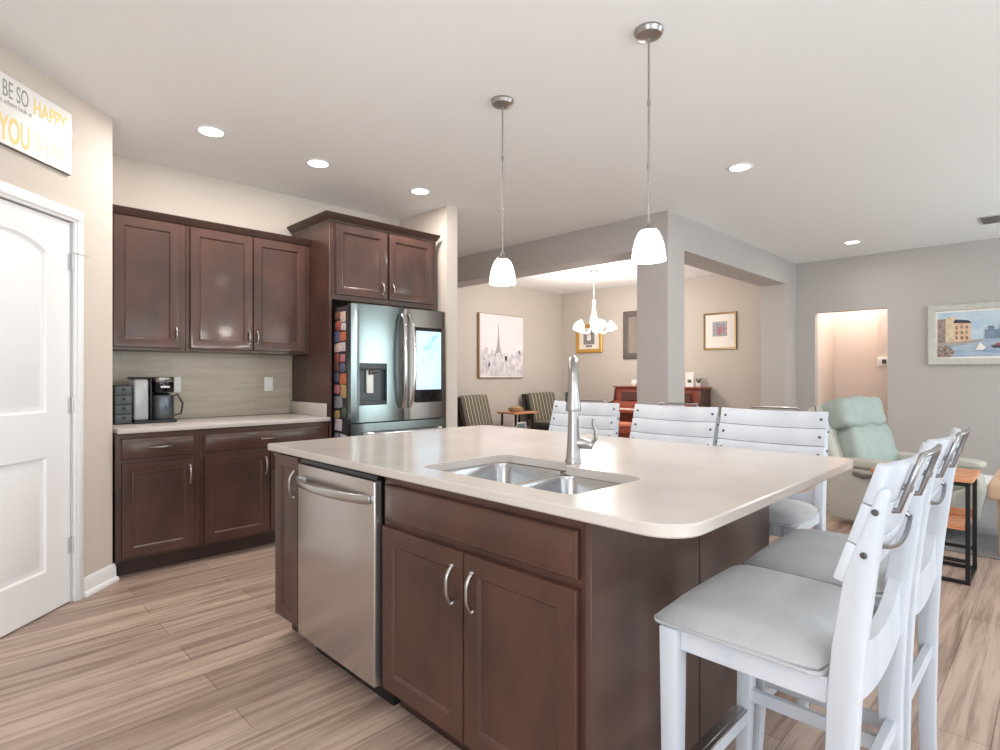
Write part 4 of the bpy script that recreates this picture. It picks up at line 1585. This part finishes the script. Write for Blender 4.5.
# sign over the pantry door
t = thing('wall_sign', 'white lettered sign with yellow words above the pantry door', 'sign', (PW[0] + SQ * 2.01, PW[1] + SQ * 2.01, 2.283), R(45))
MB().box(0, .98, -.022, -.001, 0, .325, .002, 1).build('board', M['sign_white'], t)
MB().box(-.003, .983, -.016, -.0005, -.003, .328, .001, 1).build('frame_edge', M['steel_dark'], t)
m_ = MB()
text_mesh(m_, 'BE SO', .112, .560, .222, -.0226, .0008, 0, .50)
text_mesh(m_, 'that when others look at', .034, .45, .188, -.0226, .0008, 0, .8)
m_.build('grey_words', M['sign_grey'], t)
m_ = MB()
text_mesh(m_, 'HAPPY', .105, .732, .214, -.0226, .0008, 0, .66, bold=.002)
m_.build('yellow_word', M['sign_yellow'], t)
m_ = MB()
text_mesh(m_, 'YOU', .165, .545, .022, -.0226, .0008, 0, .48, bold=.003)
m_.build('yellow_word', M['sign_yellow'], t)
m_ = MB()
text_mesh(m_, 'SHINE', .120, .740, .040, -.0226, .0008, 0, .62)
m_.build('glare_washed_words', M['sign_glare'], t)

# thermostat in the hall
t = thing('thermostat', 'white thermostat with dark display on the hall wall', 'thermostat', (8.999, 1.70, 1.40), ROT)
MB().box(-.07, .05, -.025, -.001, -.06, .06, .006, 2).build('case', M['plate'], t)
MB().box(-.012, .040, -.028, -.0255, -.03, .03, .002, 1).build('display', M['thermo'], t)

# ------------------------------------------------------------------ dining room furniture


def armchair(label):
    t = thing('striped_armchair', label, 'armchair', (0, 0, 0), 0, 'striped armchairs in the dining room')
    # front of the chair is -y
    lean = Matrix.Translation((0, .24, .42)) @ Matrix.Rotation(R(-14), 4, 'X')
    m_ = MB()
    m_.box(-.31, .31, -.085, .035, .0, .50, .045, 4, mtx=lean)
    m_.build('back_cushion', M['stripe'], t)
    m_ = MB()
    m_.box(-.31, .31, -.31, .20, .33, .45, .04, 4)
    m_.build('seat_cushion', M['stripe'], t)
    m_ = MB()
    m_.box(-.34, -.312, .045, .075, -.05, .50, .006, 2, mtx=lean)
    m_.box(.312, .34, .045, .075, -.05, .50, .006, 2, mtx=lean)
    m_.box(-.34, .34, .045, .075, .44, .50, .006, 2, mtx=lean)
    m_.box(-.31, .31, .05, .07, .05, .42, .004, 1, mtx=lean)
    m_.build('back_frame', M['darkwood'], t)
    m_ = MB()
    m_.box(-.33, .33, -.30, .24, .27, .325, .006, 2)
    m_.build('seat_frame', M['darkwood'], t)
    for sx in (-1, 1):
        for y in (-.27, .22):
            MB().tube([(sx * .275, y, 0), (sx * .275, y, .275)], [.016, .022], 8).build('leg', M['darkwood'], t)
    return t


a1 = armchair('left striped armchair against the dining room wall')
a1.location = (5.83, 6.02, 0)
a1.scale = (1.16, 1, 1)
a1.rotation_euler = (0, 0, R(14))
dup(a1, (7.50, 6.16, 0), R(2), 'right striped armchair beside the dining room corner')

t = thing('side_table', 'small wooden side table between the striped armchairs', 'table', (6.64, 6.24, 0))
MB().box(-.27, .27, -.20, .20, .60, .625, .006, 2).build('tabletop', M['tablewood'], t)
for sx in (-1, 1):
    for sy in (-1, 1):
        MB().box(sx * .20 - .014, sx * .20 + .014, sy * .15 - .014, sy * .15 + .014, 0, .60, .002, 1).build('leg', M['blackmetal'], t)
MB().box(-.21, .21, -.16, .16, .22, .24, .004, 1).build('shelf', M['tablewood'], t)
t = thing('straw_basket', 'low tan basket on the small side table', 'basket', (6.55, 6.19, .626))
MB().lathe([(0, 0), (.09, 0), (.12, .03), (.13, .065), (.122, .065), (.11, .035), (.08, .01), (0, .008)], 24).build('bowl', M['basket'], t)
MB().lathe([(0, .03), (.10, .045), (.11, .072), (.07, .09), (0, .095)], 20).build('cloth', M['basket'], t)
t = thing('small_picture', 'small framed print standing under the side table', 'picture', (6.64, 6.16, .241), 0)
MB().box(-.11, .11, -.008, .008, 0, .22, .003, 1).build('frame', M['white_gloss'], t)
MB().box(-.09, .09, -.010, -.0085, .02, .20).build('print', M['teal_art'], t)

# piano, faces -X
t = thing('upright_piano', 'red-brown upright piano standing behind the column', 'piano', (XF - .02, 5.26, 0), ROT)
PWI, PD = 1.50, .34
MB().box(.02, PWI - .02, -PD + .03, -.01, .05, 1.015, .006, 2).build('case', M['piano'], t)
for x in (0, PWI - .022):
    MB().prism([(-.01, 0), (-PD - .26, 0), (-PD - .26, .06), (-PD, .10), (-PD, .56), (-PD - .27, .60), (-PD - .28, .72), (-PD - .24, .76), (-PD - .03, .80), (-PD + .02, 1.01), (-.01, 1.01)], 'x', x, x + .021).build('side_cheek', M['pianodark'], t)
MB().box(-.015, PWI + .015, -PD - .02, 0, 1.0155, 1.04, .008, 2).build('lid', M['piano'], t)
MB().box(.022, PWI - .023, -PD - .26, -PD + .029, .62, .665, .004, 1).build('key_bed', M['piano'], t)
MB().box(.06, PWI - .06, -PD - .23, -PD - .09, .666, .685, .002, 1).build('keys', M['ivory'], t)
MB().prism([(-PD - .085, .666), (-PD - .085, .74), (-PD - .02, .80), (-PD + .028, .80), (-PD + .028, .666)], 'x', .023, PWI - .024).build('fallboard', M['piano'], t)
MB().box(.15, PWI - .15, -PD - .035, -PD - .005, .81, .95, .004, 1).build('music_desk', M['pianodark'], t)
for x in (.06, PWI - .10):
    MB().lathe([(.03, 0), (.035, .05), (.02, .1), (.032, .3), (.022, .5), (.034, .62)], 14, c=(x + .02, -PD - .22, 0)).build('leg', M['piano'], t)
t = thing('piano_bench', 'salmon topped bench in front of the piano', 'bench', (7.22, 4.47, 0), ROT)
MB().box(-.38, .38, -.17, .17, .45, .51, .02, 3).build('cushion', M['bench'], t)
MB().box(-.38, .38, -.17, .17, .375, .449, .004, 1).build('seat_box', M['piano'], t)
for sx in (-1, 1):
    for sy in (-1, 1):
        MB().tube([(sx * .345, sy * .14, 0), (sx * .345, sy * .14, .376)], [.014, .022], 8).build('leg', M['pianodark'], t)


def on_piano(name, label, cat, y):
    return thing(name, label, cat, (8.08, y, 1.041), ROT)


t = on_piano('ceramic_ornament', 'round white ornament on the piano, left of the column', 'ornament', 4.96)
MB().lathe([(0, 0), (.03, 0), (.045, .03), (.05, .06), (.04, .09), (.02, .10), (0, .105)], 16).build('body', M['white_gloss'], t)
t = on_piano('ceramic_ornament', 'small white ornament on the piano, touching the column in view', 'ornament', 4.83)
MB().lathe([(0, 0), (.035, 0), (.04, .03), (.028, .07), (.03, .10), (0, .12)], 16).build('body', M['white_gloss'], t)
t = on_piano('greeting_card', 'white card standing on the piano, right of the column', 'card', 4.07)
m_ = MB()
m_.prism([(0, .0), (.13, 0), (.13, .002), (0, .002)], 'z', 0, .22)
m_.prism([(0, .002), (.13, .05), (.13, .048), (0, .0)], 'z', 0, .22)
m_.build('card_sheet', M['white_gloss'], t)
m_ = MB()
m_.box(.035, .095, -.001, -.0002, .06, .11)
m_.build('card_emblem', M['green'], t)
t = on_piano('potted_plant', 'tiny potted plant at the right end of the piano', 'plant', 3.86)
MB().lathe([(0, 0), (.025, 0), (.034, .05), (.03, .055), (0, .05)], 14).build('pot', M['white_gloss'], t)
m_ = MB()
for k in range(9):
    a = k * 2.4
    m_.tube([(0, 0, .05), (.02 * math.cos(a), .02 * math.sin(a), .09), (.05 * math.cos(a), .05 * math.sin(a), .11 + .004 * k)], [.003, .008, .002], 6)
m_.build('foliage', M['green'], t)

# ------------------------------------------------------------------ living room furniture
o = MB().box(4.95, 8.0, -1.6, .98, 0.0005, .012, .004, 1).build('area_rug', M['rug'])
tag(o, 'grey rug on the living room floor beneath the recliner', 'rug')


def pillow(x0, x1, y0, y1, z0, z1, r, mtx=None, puff=0.0):
    m_ = MB()
    t_ = bmesh.new()
    bmesh.ops.create_cube(t_, size=1)
    bmesh.ops.subdivide_edges(t_, edges=t_.edges[:], cuts=7, use_grid_fill=True)
    for v in t_.verts:
        a, b, c = v.co.x * 2, v.co.y * 2, v.co.z * 2
        p = 5.0
        L = (abs(a) ** p + abs(b) ** p + abs(c) ** p) ** (1 / p)
        k = 1.0 / L if L > 0 else 1
        m = max(abs(a), abs(b), abs(c))
        a, b, c = a * k * m, b * k * m, c * k * m
        v.co = Vector(((x0 + x1) / 2 + a * (x1 - x0) / 2, (y0 + y1) / 2 + b * (y1 - y0) / 2, (z0 + z1) / 2 + c * (z1 - z0) / 2))
        if puff:
            v.co.z += puff * math.sin(v.co.x * 23 + 1) * .5 + puff * .4 * math.sin(v.co.x * 61)
            v.co.y += puff * .6 * math.sin(v.co.x * 31 + v.co.z * 22)
    for f in t_.faces:
        f.smooth = True
    m_._merge(t_, mtx)
    return m_


# recliner: origin floor centre, front is -y
rc_ = thing('recliner', 'pale mint leather recliner facing right beside the small wood table', 'recliner', (5.575, .896, 0.012), R(-13))
RW = .42
for s in (-1, 1):
    m_ = MB()
    prof = [(-.34, .02), (.40, .02), (.44, .30), (.44, .46), (.36, .49), (-.28, .48), (-.38, .42), (-.40, .30)]
    xa, xb = (-RW, -RW + .15) if s < 0 else (RW - .15, RW)
    m_.prism(prof, 'x', xa, xb, r=.03, seg=3)
    ar = m_.build('arm', M['mintwhite'], rc_)
    pillow(xa - .012, xb + .012, -.40, .34, .465, .535, .03).build('arm_pad', M['mintwhite'], ar)
    m_ = MB()
    xo = (xa - .001) if s < 0 else (xb + .001)
    m_.tube([(xo, -.32, .06), (xo, -.37, .32), (xo, -.34, .41), (xo, -.24, .455), (xo, .36, .465)], .004, 6)
    m_.build('seam_piping', M['piping'], ar)
m_ = MB()
m_.box(-.265, .265, -.34, .38, .10, .36, .03, 3)
m_.build('seat_base', M['mintwhite'], rc_)
pillow(-.262, .262, -.40, .28, .33, .45, .05, puff=.006).build('seat_cushion', M['mint'], rc_)
pillow(-.262, .262, -.42, -.34, .08, .36, .05).build('leg_rest', M['mintwhite'], rc_)
lean = Matrix.Translation((0, .26, .38)) @ Matrix.Rotation(R(-20), 4, 'X')
bk = pillow(-.40, .40, .02, .22, .0, .645, .05, mtx=lean).build('back_shell', M['mintwhite'], rc_)
pillow(-.29, .37, -.13, .06, .0, .41, .05, mtx=lean, puff=.012).build('lumbar_cushion', M['mint'], rc_)
pillow(-.33, .37, -.15, .10, .37, .645, .05, mtx=lean, puff=.016).build('head_cushion', M['mint'], rc_)
m_ = MB()
for xx in (-.402,):
    m_.tube([(xx, .05, .62), (xx - .004, .10, .40), (xx, .16, .05)], .006, 8, mtx=lean)
    m_.tube([(xx + .01, .20, .55), (xx + .004, .215, .30), (xx + .008, .20, .05)], .009, 8, mtx=lean)
m_.build('seam_piping', M['piping'], bk)
m_ = MB()
m_.tube([(-RW - .012, .20, .42), (-RW - .02, .12, .405), (-RW - .016, .04, .42)], [.012, .016, .010], 10, flat=(.7, 1.3))
m_.build('recline_lever', M['piping'], rc_)

# small wood and black metal side table
t = thing('end_table', 'two-tier wood and black metal side table beside the recliner', 'table', (4.215, .375, 0))
TX, TY, TZ = .385, .47, .625
MB().box(-.02, TX + .02, -.015, TY + .015, TZ - .028, TZ, .003, 1).build('tabletop', M['tablewood'], t)
for (a, b) in ((0, 0), (TX - .022, 0), (0, TY - .022), (TX - .022, TY - .022)):
    MB().box(a, a + .022, b, b + .022, 0, TZ - .029, .001, 1).build('leg', M['blackmetal'], t)
for a in (0, TX - .022):
    for z in (.002, .125, TZ - .052):
        MB().box(a + .001, a + .021, .0225, TY - .0225, z, z + .020).build('rail', M['blackmetal'], t)
for b in (0, TY - .022):
    for z in (.002, TZ - .052):
        MB().box(.0225, TX - .0225, b + .001, b + .021, z, z + .020).build('rail', M['blackmetal'], t)
m_ = MB()
m_.box(.002, TX - .002, .023, TY - .023, .315, .330, .002, 1)
m_.box(.002, .014, .023, TY - .023, .330, .352, .002, 1)
m_.box(TX - .014, TX - .002, .023, TY - .023, .330, .375, .002, 1)
m_.build('shelf_tray', M['tablewood'], t)

# coffee table at the right edge
t = thing('coffee_table', 'low tan wood table cut by the right edge of the picture', 'table', (5.40, .02, .012))
m_ = MB()
m_.box(-.45, .30, -.60, .330, .375, .495, .02, 3)
m_.build('tabletop', M['tanwood'], t)
for (a, b) in ((-.38, .25), (.22, .25), (-.38, -.53), (.22, -.53)):
    MB().tube([(a, b, 0), (a, b, .376)], [.028, .036], 12).build('leg', M['tanwood'], t)
